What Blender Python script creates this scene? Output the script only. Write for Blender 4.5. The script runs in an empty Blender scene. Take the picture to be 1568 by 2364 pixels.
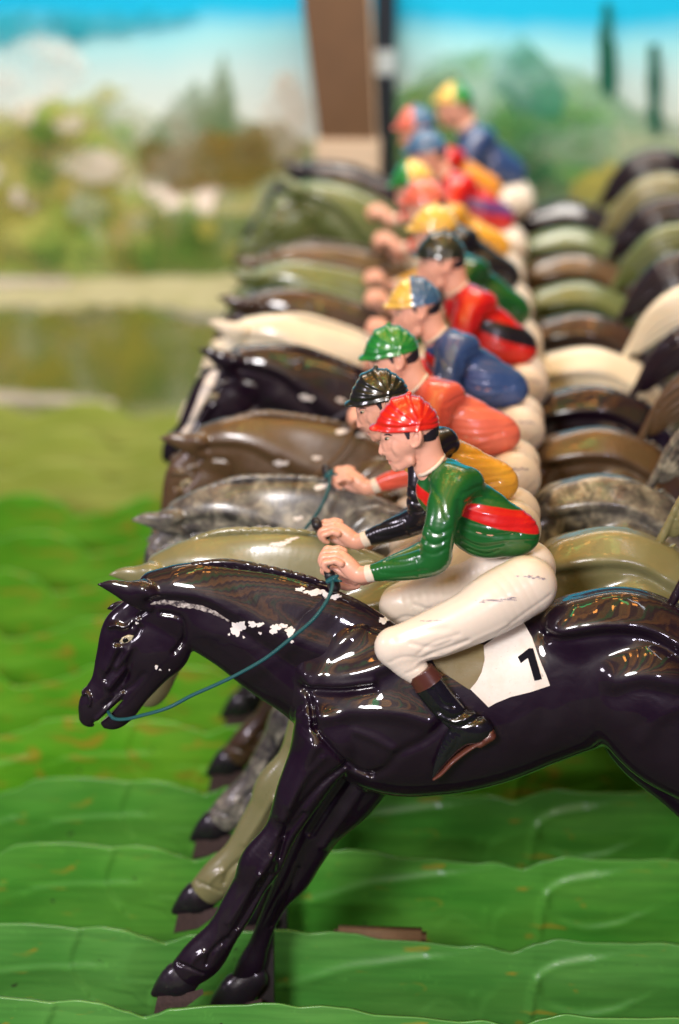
import bpy, bmesh, math, random
import numpy as np
from mathutils import Vector, Matrix
from mathutils.bvhtree import BVHTree
from mathutils.geometry import delaunay_2d_cdt
random.seed(7); RNG = np.random.RandomState(7)
S = bpy.context.scene
COL = S.collection
# ---------------------------------------------------------------- camera
FPX = 85/36*2364.0                                   # focal length in reference pixels (picture 1568 x 2364)
TH = math.atan(2009/FPX); PSI = math.atan(0.0583)
FWD = np.array([-math.sin(PSI)*math.cos(TH), math.cos(PSI)*math.cos(TH), -math.sin(TH)])
RGT = np.array([math.cos(PSI), math.sin(PSI), 0.0]); UPV = np.cross(RGT, FWD)
def ray(px, py): return FWD + RGT*((px-784)/FPX) + UPV*((1182-py)/FPX)
ZC = 2.79
CAM = -ZC*ray(784, 1382)
def P(px, py, Y=0.0):
    r = ray(px, py); t = (Y-CAM[1])/r[1]; return CAM + r*t
U = 0.0005                                           # metres per reference pixel at the first horse
LANE = 0.2023
cd = bpy.data.cameras.new('camera'); cam = bpy.data.objects.new('camera', cd); COL.objects.link(cam)
cd.sensor_fit = 'VERTICAL'; cd.sensor_height = 36; cd.sensor_width = 24; cd.lens = 85; cd.clip_end = 100; cd.clip_start = 0.05
cam.matrix_world = Matrix(((RGT[0], UPV[0], -FWD[0], CAM[0]), (RGT[1], UPV[1], -FWD[1], CAM[1]), (RGT[2], UPV[2], -FWD[2], CAM[2]), (0, 0, 0, 1)))
cd.dof.use_dof = True; cd.dof.focus_distance = 2.81; cd.dof.aperture_fstop = 1.85; cd.dof.aperture_blades = 0
S.camera = cam
# ---------------------------------------------------------------- world, lamps, exposure
S.render.engine = 'CYCLES'
w = bpy.data.worlds.new("World"); S.world = w; w.use_nodes = True
w.node_tree.nodes['Background'].inputs[0].default_value = (0.40, 0.24, 0.52, 1); w.node_tree.nodes['Background'].inputs[1].default_value = 0.15
S.view_settings.view_transform = 'Standard'; S.view_settings.look = 'None'; S.view_settings.gamma = 1; S.view_settings.exposure = 0.12
def lamp(name, kind, loc, target, energy, color, size=0.1, size_y=None, spread=None):
    l = bpy.data.lights.new(name, kind); o = bpy.data.objects.new(name, l); COL.objects.link(o)
    l.energy = energy; l.color = color; o.location = loc
    if kind == 'AREA':
        l.shape = 'RECTANGLE' if size_y else 'DISK'; l.size = size
        if size_y: l.size_y = size_y
        d = Vector(target)-Vector(loc); o.rotation_euler = d.to_track_quat('-Z', 'Y').to_euler()
    else: l.shadow_soft_size = size
    return o
lamp('stall_front_lamp', 'AREA', (-0.9, -2.9, 1.6), (0.1, 0.3, -0.15), 100, (1.0, 0.96, 0.97), 0.8)
lamp('low_fill_lamp', 'AREA', (0.9, -3.2, 0.7), (0.1, 0.3, -0.2), 18, (0.86, 0.80, 1.0), 0.22)  # added low fill from the front, lifts the boards and gives lavender highlights
lamp('stall_side_lamp', 'AREA', (-2.3, -1.1, 0.75), (-0.2, 0.1, -0.1), 15, (0.95, 0.86, 1.0), 0.45)
lamp('stall_roof_lamp', 'AREA', (0.1, 1.5, 1.8), (0.1, 1.4, 0), 7, (1.0, 0.88, 0.70), 2.4, 1.6)
lamp('roof_fill', 'AREA', (0.1, -3.2, 1.25), (0.1, -3.2, 2.0), 330, (1.0, 0.88, 0.70), 3.4, 9.0)  # added fill aimed upward, brightens the roof so the lacquer mirrors it
lamp('mural_lamp', 'AREA', (0.0, 1.5, 1.8), (0.0, 2.75, 0.3), 56, (1.0, 0.97, 0.90), 2.2, 0.4)
for i in range(36):                                  # warm bulbs strung under the added roof
    lamp('roof_bulb', 'AREA', (-0.62+1.35*(i % 6)/5+0.05*math.sin(i*3), -0.62+0.36*(i//6)+0.07*math.sin(i*1.7), 1.45), (0.1, 0.2*(i//6), 0), 0.30, (1.0, 0.36, 0.07), 0.07)
for i, (x, y, a) in enumerate([(-0.30, -0.36, .2), (0.42, -0.42, -.3), (0.16, 0.02, .1)]):
    lamp('green_tube', 'AREA', (x, y, 1.42), (x*.3, 0, 0), 0.5, (0.03, 1.0, 0.28), 0.06, 0.42)
lamp('white_tube', 'AREA', (0.75, -0.4, 1.5), (0.2, 0, 0), 1.0, (0.8, 0.88, 1.0), 0.03, 0.6)

# ---------------------------------------------------------------- small helpers
def link(name, me, mat=None, parent=None):
    o = bpy.data.objects.new(name, me); COL.objects.link(o)
    if mat is not None:
        if not me.materials: me.materials.append(mat)
        o.material_slots[0].link = 'OBJECT'; o.material_slots[0].material = mat
    if parent is not None: o.parent = parent
    return o
def thing(name, label, cat, loc=(0, 0, 0), group=None):
    o = bpy.data.objects.new(name, None); COL.objects.link(o); o.location = loc; o.empty_display_size = 0.02
    o['label'] = label; o['category'] = cat
    if group: o['group'] = group
    return o
def mesh_np(name, V, Q, smooth=True):
    V = np.asarray(V, np.float32); me = bpy.data.meshes.new(name)
    me.vertices.add(len(V)); me.vertices.foreach_set('co', V.ravel())
    Q = np.asarray(Q, np.int32); n, k = Q.shape
    me.loops.add(n*k); me.loops.foreach_set('vertex_index', Q.ravel())
    me.polygons.add(n); me.polygons.foreach_set('loop_start', np.arange(n, dtype=np.int32)*k)
    me.polygons.foreach_set('loop_total', np.full(n, k, np.int32))
    me.update(calc_edges=True); me.validate()
    if smooth: me.polygons.foreach_set('use_smooth', np.ones(len(me.polygons), bool))
    me.update(); return me
def mesh_py(name, V, F, smooth=True):
    me = bpy.data.meshes.new(name); me.from_pydata([tuple(v) for v in V], [], F); me.update()
    if smooth: me.polygons.foreach_set('use_smooth', np.ones(len(me.polygons), bool))
    return me
# ---------------------------------------------------------------- distance-field sculpting
def catmull(A, sub):
    A = np.asarray(A, float); n = len(A)
    if n < 3 or sub < 2:
        if n == 2 and sub >= 2: return A
        return A
    out = []
    for i in range(n-1):
        p0 = A[i-1] if i > 0 else 2*A[0]-A[1]; p1, p2 = A[i], A[i+1]; p3 = A[i+2] if i+2 < n else 2*A[-1]-A[-2]
        for j in range(sub):
            t = j/sub
            out.append(0.5*((2*p1)+(-p0+p2)*t+(2*p0-5*p1+4*p2-p3)*t*t+(-p0+3*p1-3*p2+p3)*t**3))
    out.append(A[-1]); return np.array(out)
class Field:
    def __init__(s, lo, hi, h):
        s.lo = np.asarray(lo, float); s.h = h
        s.n = np.ceil((np.asarray(hi)-s.lo)/h).astype(int)+1
        s.f = np.full(tuple(s.n), 0.05, np.float32)
        s.ax = [(s.lo[i]+h*np.arange(s.n[i])).astype(np.float32) for i in range(3)]
    def blk(s, lo, hi):
        a = np.clip(np.floor((np.asarray(lo)-s.lo)/s.h).astype(int), 0, s.n); b = np.clip(np.ceil((np.asarray(hi)-s.lo)/s.h).astype(int)+1, 0, s.n)
        sl = tuple(slice(a[i], b[i]) for i in range(3))
        return sl, s.ax[0][sl[0]][:, None, None], s.ax[1][sl[1]][None, :, None], s.ax[2][sl[2]][None, None, :]
    def chain(s, pts, k=0.006, mode='add', sub=4, up=None):
        """pts rows: x y z r ys - a tapering tube with its y half-width scaled by ys"""
        A = catmull(pts, sub); A[:, 3] = np.maximum(A[:, 3], 0.0004)
        m = k+0.004
        R = A[:, 3]*np.maximum(1, A[:, 4])+m
        lo, hi = (A[:, :3]-R[:, None]).min(0), (A[:, :3]+R[:, None]).max(0)
        sl, X, Y, Z = s.blk(lo, hi)
        if any(q.stop <= q.start for q in sl): return
        tmp = np.full([q.stop-q.start for q in sl], 0.05, np.float32)
        for i in range(max(1, len(A)-1)):
            a, b = A[i], A[min(i+1, len(A)-1)]
            r = max(R[i], R[min(i+1, len(A)-1)])
            s2, x, y, z = s.blk(np.minimum(a[:3], b[:3])-r, np.maximum(a[:3], b[:3])+r)
            s3 = tuple(slice(max(q.start, p.start)-p.start, min(q.stop, p.stop)-p.start) for q, p in zip(s2, sl))
            if any(q.stop <= q.start for q in s3): continue
            x = X[s3[0]]; y = Y[:, s3[1]]; z = Z[:, :, s3[2]]
            d = b-a; L = float((d[:3]**2).sum())
            px, py, pz = x-np.float32(a[0]), y-np.float32(a[1]), z-np.float32(a[2])
            if L > 1e-12: t = np.clip((px*np.float32(d[0])+py*np.float32(d[1])+pz*np.float32(d[2]))/np.float32(L), 0, 1)
            else: t = np.zeros(np.broadcast(px, py, pz).shape, np.float32)
            ys = np.float32(a[4])+t*np.float32(d[4])
            q = np.sqrt((px-t*np.float32(d[0]))**2+((py-t*np.float32(d[1]))/ys)**2+(pz-t*np.float32(d[2]))**2)-(np.float32(a[3])+t*np.float32(d[3]))
            tmp[s3] = np.minimum(tmp[s3], q)
        s.comb(sl, tmp, k, mode)
    def comb(s, sl, d, k, mode):
        f = s.f[sl]
        if mode == 'add': h = np.clip(0.5+0.5*(d-f)/k, 0, 1); s.f[sl] = d*(1-h)+f*h-k*h*(1-h)
        else: d = -d; h = np.clip(0.5-0.5*(d-f)/k, 0, 1); s.f[sl] = d*(1-h)+f*h+k*h*(1-h)
    def dist2(s, pts, w):
        """distance in XZ to a polyline, on the block around it"""
        A = catmull(np.asarray(pts, float), 4) if len(pts) > 2 else np.asarray(pts, float)
        sl, X, Y, Z = s.blk((A[:, 0].min()-w, -9, A[:, 1].min()-w), (A[:, 0].max()+w, 9, A[:, 1].max()+w))
        x, z = X[:, 0, :], Z[0]; D = np.full(np.broadcast(x, z).shape, 9.0, np.float32)
        for i in range(max(1, len(A)-1)):
            a, b = A[i], A[min(i+1, len(A)-1)]; d = b-a; L = max(float((d**2).sum()), 1e-12)
            t = np.clip(((x-a[0])*d[0]+(z-a[1])*d[1])/L, 0, 1)
            D = np.minimum(D, np.hypot(x-a[0]-t*d[0], z-a[1]-t*d[1]))
        return sl, D
    def stroke(s, pts, w, amp, side=0):
        sl, D = s.dist2(pts, 3*w)
        if any(q.stop <= q.start for q in sl): return
        g = (amp*np.exp(-(D/w)**2)).astype(np.float32)[:, None, :]
        if side:
            y = s.ax[1][sl[1]][None, :, None]; g = g*np.clip(0.5+side*y/0.01, 0, 1)
        s.f[sl] += g
    def wave(s, fn, lo, hi):
        sl, X, Y, Z = s.blk(lo, hi); s.f[sl] += fn(X, Y, Z).astype(np.float32)
    def mesh(s, smooth=4):
        f = s.f; I = f < 0
        c = np.zeros(tuple(np.array(f.shape)-1), np.int8)
        for dx in (0, 1):
            for dy in (0, 1):
                for dz in (0, 1):
                    c += I[dx:f.shape[0]-1+dx, dy:f.shape[1]-1+dy, dz:f.shape[2]-1+dz]
        act = (c > 0) & (c < 8); ci = np.argwhere(act); N = len(ci)
        idx = np.full(act.shape, -1, np.int32); idx[tuple(ci.T)] = np.arange(N)
        corner = {}
        for k in range(8):
            o = np.array([k & 1, k >> 1 & 1, k >> 2 & 1]); corner[k] = f[ci[:, 0]+o[0], ci[:, 1]+o[1], ci[:, 2]+o[2]]
        acc = np.zeros((N, 3)); cnt = np.zeros(N)
        for a in range(8):
            for ax in range(3):
                if a >> ax & 1: continue
                b = a | (1 << ax); fa, fb = corner[a], corner[b]; m = (fa < 0) != (fb < 0)
                t = np.where(m, fa/np.where(m, fa-fb, 1), 0)
                p = np.tile(np.array([a & 1, a >> 1 & 1, a >> 2 & 1], float), (N, 1)); p[:, ax] = t
                acc += p*m[:, None]; cnt += m
        V = s.lo+s.h*(ci+acc/cnt[:, None])
        Q = []
        for ax in range(3):
            u, v = (ax+1) % 3, (ax+2) % 3
            s0 = [slice(1, -1)]*3; s0[ax] = slice(0, -1); s1 = list(s0); s1[ax] = slice(1, None)
            a, b = I[tuple(s0)], I[tuple(s1)]; off = np.array([1, 1, 1]); off[ax] = 0
            for flip, m in ((0, a & ~b), (1, ~a & b)):
                e = np.argwhere(m)+off
                if not len(e): continue
                eu, ev = np.eye(3, dtype=int)[u], np.eye(3, dtype=int)[v]
                q = [idx[tuple((e-eu-ev).T)], idx[tuple((e-ev).T)], idx[tuple(e.T)], idx[tuple((e-eu).T)]]
                q = np.stack(q, 1); Q.append(q[:, ::-1] if flip else q)
        Q = np.concatenate(Q)
        E = np.concatenate([Q[:, [0, 1]], Q[:, [1, 2]], Q[:, [2, 3]], Q[:, [3, 0]]])
        deg = np.bincount(E[:, 0], minlength=N)+np.bincount(E[:, 1], minlength=N)
        for it in range(smooth*2):
            lam = 0.5 if it % 2 == 0 else -0.48
            L = np.stack([np.bincount(E[:, 0], V[E[:, 1], j], N)+np.bincount(E[:, 1], V[E[:, 0], j], N) for j in range(3)], 1)/deg[:, None]
            V = V+lam*(L-V)
        return V, Q
def C3(rows, ys=0.6, Y=0.0, k=1.0):
    """pixel rows (px, py, r[, Y[, ys]]) -> field rows"""
    out = []
    for r in rows:
        y = r[3] if len(r) > 3 else Y; q = r[4] if len(r) > 4 else ys
        p = P(r[0], r[1], y); out.append((p[0], p[1], p[2], r[2]*U*k*(y-CAM[1])/(-CAM[1]), q))
    return out
def XZ(pts, Y): return [(P(a, b, Y)[0], P(a, b, Y)[2]) for a, b in pts]
def bounds(rows, m=0.006):
    A = np.array([r for rr in rows for r in rr]); R = (A[:, 3]*np.maximum(1, A[:, 4])+m)[:, None]
    return (A[:, :3]-R).min(0), (A[:, :3]+R).max(0)
def sculpt(name, chains, h, k=0.004, smooth=3, post=None, org=None, sub=4):
    """chains: list of (rows, k, mode)"""
    lo, hi = bounds([c[0] for c in chains if c[2] == 'add'])
    F = Field(lo, hi, h)
    for rows, kk, mode in chains: F.chain(rows, kk, mode, sub)
    if post: post(F)
    V, Q = F.mesh(smooth)
    return V, Q
# ---------------------------------------------------------------- decals laid on a surface (paint, cloth)
def bvh_of(V, Q): return BVHTree.FromPolygons([tuple(v) for v in V], [tuple(q) for q in Q])
def drape(poly, bvh, off=0.0012, step=7, wob=0.0, closed_thick=0.001):
    """a thin sheet cut to a pixel outline and laid on the surface seen there"""
    poly = [tuple(p) for p in poly]
    if wob:
        q = []
        for i in range(len(poly)):
            a, b = poly[i], poly[(i+1) % len(poly)]; n = max(1, int(math.dist(a, b)/4))
            for j in range(n): q.append((a[0]+(b[0]-a[0])*j/n+random.uniform(-wob, wob), a[1]+(b[1]-a[1])*j/n+random.uniform(-wob, wob)))
        poly = q
    else:
        q = []
        for i in range(len(poly)):
            a, b = poly[i], poly[(i+1) % len(poly)]; n = max(1, int(math.dist(a, b)/step))
            for j in range(n): q.append((a[0]+(b[0]-a[0])*j/n, a[1]+(b[1]-a[1])*j/n))
        poly = q
    A = np.array(poly); n = len(poly); vs = [Vector(p) for p in poly]; es = [(i, (i+1) % n) for i in range(n)]
    for x in np.arange(A[:, 0].min(), A[:, 0].max(), step):
        for y in np.arange(A[:, 1].min(), A[:, 1].max(), step):
            if min(np.hypot(A[:, 0]-x, A[:, 1]-y)) > step*0.5: vs.append(Vector((x+random.uniform(-.1, .1)*step, y+random.uniform(-.1, .1)*step)))
    v2, e2, f2, _, _, _ = delaunay_2d_cdt(vs, es, [], 1, 0.001)
    V = []; N = []; last = None
    o = Vector(CAM)
    for v in v2:
        d = Vector(ray(v[0], v[1])).normalized(); h = bvh.ray_cast(o, d)
        if h[0] is None: V.append(None); N.append(None); continue
        nn = h[1]; nn = nn if nn.dot(d) < 0 else -nn
        V.append(h[0]+nn*off); N.append(nn)
    F = [f for f in f2 if all(V[i] is not None for i in f)]
    used = sorted({i for f in F for i in f}); mp = {u: i for i, u in enumerate(used)}
    VV = [V[u] for u in used]; NN = [N[u] for u in used]; FF = []
    for f in F:
        g = [mp[i] for i in f]; a, b, c = VV[g[0]], VV[g[1]], VV[g[2]]
        if (b-a).cross(c-a).dot(NN[g[0]]) < 0: g = g[::-1]
        FF.append(g)
    cnt = {}
    for f in FF:
        for i in range(len(f)):
            a, b = f[i], f[(i+1) % len(f)]; cnt[(a, b)] = cnt.get((a, b), 0)+1
    low = {}
    for (a, b) in list(cnt):
        if (b, a) not in cnt:
            for q in (a, b):
                if q not in low: low[q] = len(VV); VV.append(VV[q]-NN[q]*(off+closed_thick))
            FF.append([b, a, low[a], low[b]])
    return VV, FF
def join_parts(parts):
    V, F = [], []
    for v, f in parts:
        o = len(V); V += list(v); F += [[i+o for i in g] for g in f]
    return V, F
def tube(pts, r, n=8, sub=6, closed=False):
    A = catmull(np.array(pts), sub); rr = A[:, 3] if A.shape[1] > 3 else np.full(len(A), r); A = A[:, :3]
    V, F = [], []; up = np.array([0.2, 1, 0.1])
    for i in range(len(A)):
        t = A[min(i+1, len(A)-1)]-A[max(i-1, 0)]; t = t/np.linalg.norm(t); a = np.cross(t, up); a /= np.linalg.norm(a); b = np.cross(t, a)
        for j in range(n): V.append(A[i]+rr[i]*(a*math.cos(2*math.pi*j/n)+b*math.sin(2*math.pi*j/n)))
    for i in range(len(A)-1):
        for j in range(n): F.append([i*n+j, i*n+(j+1) % n, (i+1)*n+(j+1) % n, (i+1)*n+j])
    F.append(list(range(n))[::-1]); F.append([(len(A)-1)*n+j for j in range(n)])
    return V, F
def box(x0, x1, y0, y1, z0, z1, bev=0.0):
    bm = bmesh.new(); bmesh.ops.create_cube(bm, size=1)
    for v in bm.verts: v.co = Vector(((x0+x1)/2+v.co.x*(x1-x0), (y0+y1)/2+v.co.y*(y1-y0), (z0+z1)/2+v.co.z*(z1-z0)))
    if bev: bmesh.ops.bevel(bm, geom=list(bm.edges), offset=bev, segments=2, affect='EDGES')
    V = [v.co.copy() for v in bm.verts]; bm.verts.index_update(); F = [[v.index for v in f.verts] for f in bm.faces]; bm.free(); return V, F
# ---------------------------------------------------------------- materials
def lin(r, g, b):
    f = lambda c: (c/12.92 if c <= 0.04045 else ((c+0.055)/1.055)**2.4)
    return (f(r/255), f(g/255), f(b/255), 1)
class NT:
    def __init__(s, name):
        s.m = bpy.data.materials.new(name); s.m.use_nodes = True; s.t = s.m.node_tree; s.b = s.t.nodes['Principled BSDF']
    def n(s, typ, **kw):
        x = s.t.nodes.new(typ)
        for k, v in kw.items():
            if k.startswith('i_'): x.inputs[int(k[2:]) if k[2:].isdigit() else k[2:].replace('_', ' ')].default_value = v
            else: setattr(x, k, v)
        return x
    def l(s, a, b): s.t.links.new(a, b)
    def noise(s, scale, detail=4, rough=0.55, coord='Object', dist=0.0):
        c = s.n('ShaderNodeTexCoord'); x = s.n('ShaderNodeTexNoise'); s.l(c.outputs[coord], x.inputs['Vector'])
        x.inputs['Scale'].default_value = scale; x.inputs['Detail'].default_value = detail; x.inputs['Roughness'].default_value = rough; x.inputs['Distortion'].default_value = dist
        return x.outputs['Fac']
    def ramp(s, fac, stops):
        r = s.n('ShaderNodeValToRGB'); s.l(fac, r.inputs[0]); e = r.color_ramp.elements
        while len(e) < len(stops): e.new(0.5)
        for i, (p, c) in enumerate(stops): e[i].position = p; e[i].color = c
        return r.outputs[0]
    def mix(s, fac, a, b, blend='MIX'):
        x = s.n('ShaderNodeMix', data_type='RGBA', blend_type=blend)
        for sock, v in ((x.inputs[0], fac), (x.inputs[6], a), (x.inputs[7], b)):
            if hasattr(v, 'node'): s.l(v, sock)
            else: sock.default_value = v
        return x.outputs[2]
    def attr(s, name): return s.n('ShaderNodeAttribute', attribute_name=name).outputs['Fac']
    def mask(s, name, w=0.0006):
        m = s.n('ShaderNodeMapRange', i_1=-w, i_2=w, i_3=0.0, i_4=1.0); s.l(s.attr(name), m.inputs[0]); return m.outputs[0]
    def bump(s, h, strength, dist=0.001):
        b = s.n('ShaderNodeBump'); b.inputs['Strength'].default_value = strength; b.inputs['Distance'].default_value = dist; s.l(h, b.inputs['Height']); s.l(b.outputs[0], s.b.inputs['Normal']); return b
    def col(s, c):
        i = s.b.inputs['Base Color']
        if hasattr(c, 'node'): s.l(c, i)
        else: i.default_value = c
    def set(s, rough=0.3, coat=0.0, coat_r=0.05, spec=0.5, metal=0.0):
        b = s.b.inputs; b['Coat Weight'].default_value = coat; b['Coat Roughness'].default_value = coat_r; b['Specular IOR Level'].default_value = spec; b['Metallic'].default_value = metal
        if hasattr(rough, 'node'): s.l(rough, b['Roughness'])
        else: b['Roughness'].default_value = rough
        return s.m
def dark(c, f): return (c[0]*f, c[1]*f, c[2]*f, 1)
def lacquer(name, c, c2=None, rough=0.25, coat=1.0, coat_r=0.06, var=0.25, scale=22, bumps=0.12, spec=0.5):
    t = NT(name); n = t.noise(scale, 5, 0.6)
    base = t.mix(n, dark(c, 1-var), c2 or dark(c, 1+var))
    speck = t.ramp(t.noise(420, 2, 0.5), [(0.70, (0, 0, 0, 1)), (0.76, (1, 1, 1, 1))])
    base = t.mix(t.mix(0.75, speck, (0, 0, 0, 1), 'MIX'), base, dark(c, 2.2) if max(c[:3]) < .3 else dark(c, .55))
    co = t.n('ShaderNodeTexCoord'); mp = t.n('ShaderNodeMapping'); mp.inputs['Rotation'].default_value = (.2, .5, .3); mp.inputs['Scale'].default_value = (26, 260, 420); t.l(co.outputs['Object'], mp.inputs['Vector'])
    ns = t.n('ShaderNodeTexNoise'); ns.inputs['Scale'].default_value = 1.0; ns.inputs['Detail'].default_value = 2; t.l(mp.outputs[0], ns.inputs['Vector'])
    base = t.mix(t.ramp(ns.outputs['Fac'], [(.71, (0, 0, 0, 1)), (.75, (.55, .55, .55, 1))]), base, dark(c, 3.0) if max(c[:3]) < .1 else dark(c, .6))
    t.col(base); t.bump(t.noise(30, 4, 0.45, dist=.7), bumps*1.6, 0.004)
    r = t.n('ShaderNodeMapRange', i_1=0.3, i_2=0.7, i_3=rough*0.7, i_4=rough*1.5); t.l(t.noise(14, 5, 0.65), r.inputs[0])
    cr = t.n('ShaderNodeMapRange', i_1=0.42, i_2=0.72, i_3=coat_r*.7, i_4=coat_r*3.2); t.l(t.noise(19, 6, 0.7, dist=.4), cr.inputs[0]); t.l(cr.outputs[0], t.b.inputs['Coat Roughness'])
    return t.set(r.outputs[0], coat, coat_r, spec)
def plain(name, c, rough=0.5, coat=0.0, var=0.12, scale=60, bumps=0.05):
    t = NT(name); t.col(t.mix(t.noise(scale, 4, 0.6), dark(c, 1-var), dark(c, 1+var)))
    t.bump(t.noise(scale*4, 3, 0.5), bumps, 0.001); return t.set(rough, coat, 0.08)
# ---------------------------------------------------------------- the carved horse
def hc(x, y): return (144.3+x*.4048, 1211.7+y*.4048)          # head close-up -> picture pixels
def sh(x, y): return (634.7+x*.2944, 1413.6+y*.2944)          # shoulder close-up
def H(pts, f): return [f(*p) for p in pts]
NPIV = P(860, 1580)                                            # the neck's joint in the shoulder
ORG = P(1110, 2330)                                            # foot of the first horse's slot
def mir(V): V = np.array([tuple(v) for v in V]); V[:, 1] *= -1; return V
def build_horse():
    K = 1.03
    add = lambda rows, k=0.012, **kw: (C3(rows, k=K, **kw), k, 'add')
    ch = [
        add([(800, 1590, 148), (900, 1640, 200), (1000, 1645, 202), (1100, 1635, 192), (1200, 1610, 178), (1290, 1580, 174), (1360, 1560, 172), (1430, 1545, 166), (1510, 1555, 152), (1570, 1590, 125)], ys=.57),
        add([(345, 1415, 56, 0, .46), (400, 1405, 80, 0, .44), (467, 1403, 102, 0, .40), (575, 1437, 130, 0, .36), (667, 1480, 154, 0, .345), (760, 1530, 166, 0, .33), (860, 1610, 174, 0, .33)], k=0.014),
        add([(345, 1489, 88, 0, .40), (354, 1485, 88, 0, .40)], k=0.006),
        add([(326, 1410, 40), (283, 1450, 44), (268, 1520, 46), (252, 1578, 42), (223, 1625, 40), (207, 1655, 25)], ys=.60, k=0.008),
        add([(352, 1530, 52), (314, 1592, 36), (284, 1638, 31), (264, 1661, 24), (247, 1671, 13)], ys=.55, k=0.005),
        # hind quarters
        add([(1500, 1610, 150), (1560, 1690, 138), (1640, 1770, 105), (1735, 1880, 66), (1830, 1955, 42)], Y=-.034, ys=.52, k=0.02),
        add([(1500, 1610, 150), (1540, 1690, 138), (1600, 1780, 105), (1680, 1900, 66), (1770, 1990, 42)], Y=.034, ys=.52, k=0.02),
        add([(1810, 1945, 42), (1860, 1975, 46), (1920, 2040, 32), (1985, 2110, 30), (2030, 2150, 36), (2065, 2185, 34)], Y=-.034, ys=.62, k=0.008),
        add([(1750, 1980, 42), (1800, 2010, 46), (1850, 2080, 32), (1905, 2150, 30), (1945, 2190, 36), (1980, 2225, 34)], Y=.034, ys=.62, k=0.008),
        # front legs
        add([(850, 1750, 85.7, .034), (795, 1830, 79.2, .036), (738, 1905, 59.4, .036), (702, 1972, 48.4, .036), (676, 2026, 41.8, .036), (642, 2078, 27.5, .036), (621, 2120, 23.1, .036), (598, 2180, 24.2, .036), (580, 2224, 31.9, .036), (560, 2257, 27.5, .036)], ys=.74, k=0.006),
        add([(770, 1690, 91.8, -.026), (735, 1752, 69.4, -.03), (693, 1830, 55.4, -.034), (650, 1918, 39.3, -.036), (604, 1990, 49.7, -.036), (578, 2040, 40.7, -.036), (548, 2096, 40.7, -.036), (514, 2152, 39.4, -.036), (470, 2208, 50.2, -.036), (436, 2240, 43.6, -.036)], ys=.74, k=0.006),
        # shoulder masses
        add([(815, 1540, 105, -.014, .46), (840, 1545, 105, -.014, .46)], k=0.016),
        add([(800, 1670, 74, -.034, .36), (880, 1700, 92, -.032, .36), (940, 1690, 80, -.03, .36)], k=0.005),
        add([(701, 1655, 20, -.032, .8), (704, 1690, 16, -.032, .8)], k=0.005),
        add([(815, 1540, 105, .014, .46), (840, 1545, 105, .014, .46)], k=0.016),
        add([(800, 1670, 74, .034, .36), (880, 1700, 92, .032, .36), (940, 1690, 80, .03, .36)], k=0.005),
        # haunch
        add([(1350, 1470, 92, -.022, .5), (1440, 1460, 98, -.022, .5), (1540, 1490, 90, -.022, .5)], k=0.010),
        add([(1350, 1470, 92, .022, .5), (1440, 1460, 98, .022, .5), (1540, 1490, 90, .022, .5)], k=0.010),
        # ears
        add([(340, 1400, 15, -.016), (308, 1377, 22, -.018), (268, 1356, 18, -.019), (228, 1349, 3, -.019)], ys=.55, k=0.005),
        add([(318, 1412, 14, .017), (296, 1404, 17, .018), (272, 1400, 12, .018), (249, 1405, 3, .018)], ys=.55, k=0.005),
        (C3([(318, 1391, 5, -.027), (285, 1373, 8, -.028), (245, 1355, 3, -.026)], ys=.8, k=K), .002, 'sub'),
        # nostrils, mouth
        (C3([hc(128, 1008)+(6, -.020), hc(134, 1030)+(8, -.020)], ys=.9), .003, 'sub'), (C3([hc(128, 1008)+(6, .020), hc(134, 1030)+(8, .020)], ys=.9), .003, 'sub'),
        (C3([hc(190, 1130)+(6,), hc(256, 1074)+(6,), hc(345, 986)+(2,)], ys=15.0), .002, 'sub'),
    ]
    def post(F, which):
        s = lambda pts, w, a, Y: F.stroke(XZ(pts, Y), w*U, a)
        if which == 0: s([(900, 1446), (850, 1458), (806, 1482), (764, 1518), (730, 1566), (710, 1610), (703, 1650)], 14, -.0035, -.05)
        if which == 0:
            # shoulder
            s(H([(225, 668), (500, 655), (770, 615)], sh), 10, 0.0101, -.056)
            s(H([(270, 598), (500, 590), (760, 555)], sh), 11, -0.0061, -.056)
            s(H([(262, 690), (296, 800), (312, 905)], sh), 7, 0.0081, -.05)
            s(H([(312, 905), (470, 1080), (610, 1245), (760, 1300)], sh), 7, 0.0074, -.052)
            s(H([(760, 1300), (880, 1230), (980, 1100), (1180, 990), (1330, 850)], sh), 12, 0.0047, -.056)
            s(H([(640, 935), (780, 985), (920, 1060)], sh), 11, -0.0041, -.056)
            s(H([(540, 1215), (360, 1345), (180, 1560), (60, 1760)], sh), 9, 0.0061, -.05)
            s(H([(380, 1120), (230, 1300), (120, 1500)], sh), 10, -0.0034, -.05)
            s([(705, 1572), (780, 1568), (860, 1548), (930, 1520)], 26, -.015, -.055)
            s([(745, 1650), (830, 1640), (920, 1640), (990, 1660)], 24, -.010, -.055)
            s([(1290, 1462), (1380, 1446), (1480, 1448), (1600, 1490)], 28, -.014, -.055)
            s([(1420, 1560), (1500, 1545), (1620, 1580)], 30, -.010, -.055)
            s([(726, 1720), (690, 1800), (652, 1890)], 15, -.0075, -.055)
            s([(700, 1880), (660, 1935), (640, 1985)], 7, .0050, -.05)
            s([(628, 1975), (612, 2000), (600, 2022)], 9, -.0050, -.05)
            s([(622, 2020), (588, 2080), (548, 2145)], 5, .0046, -.05)
            s([(600, 2012), (566, 2070), (528, 2130)], 7, -.0030, -.05)
            s([(520, 2168), (490, 2195), (478, 2222)], 6, .0040, -.05)
            s([(470, 2196), (452, 2208), (440, 2222)], 7, -.0036, -.05)
            s([(800, 1790), (760, 1850), (718, 1920)], 9, .0045, .02)
            s([(840, 1800), (790, 1880), (748, 1950)], 12, -.0045, .02)
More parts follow.
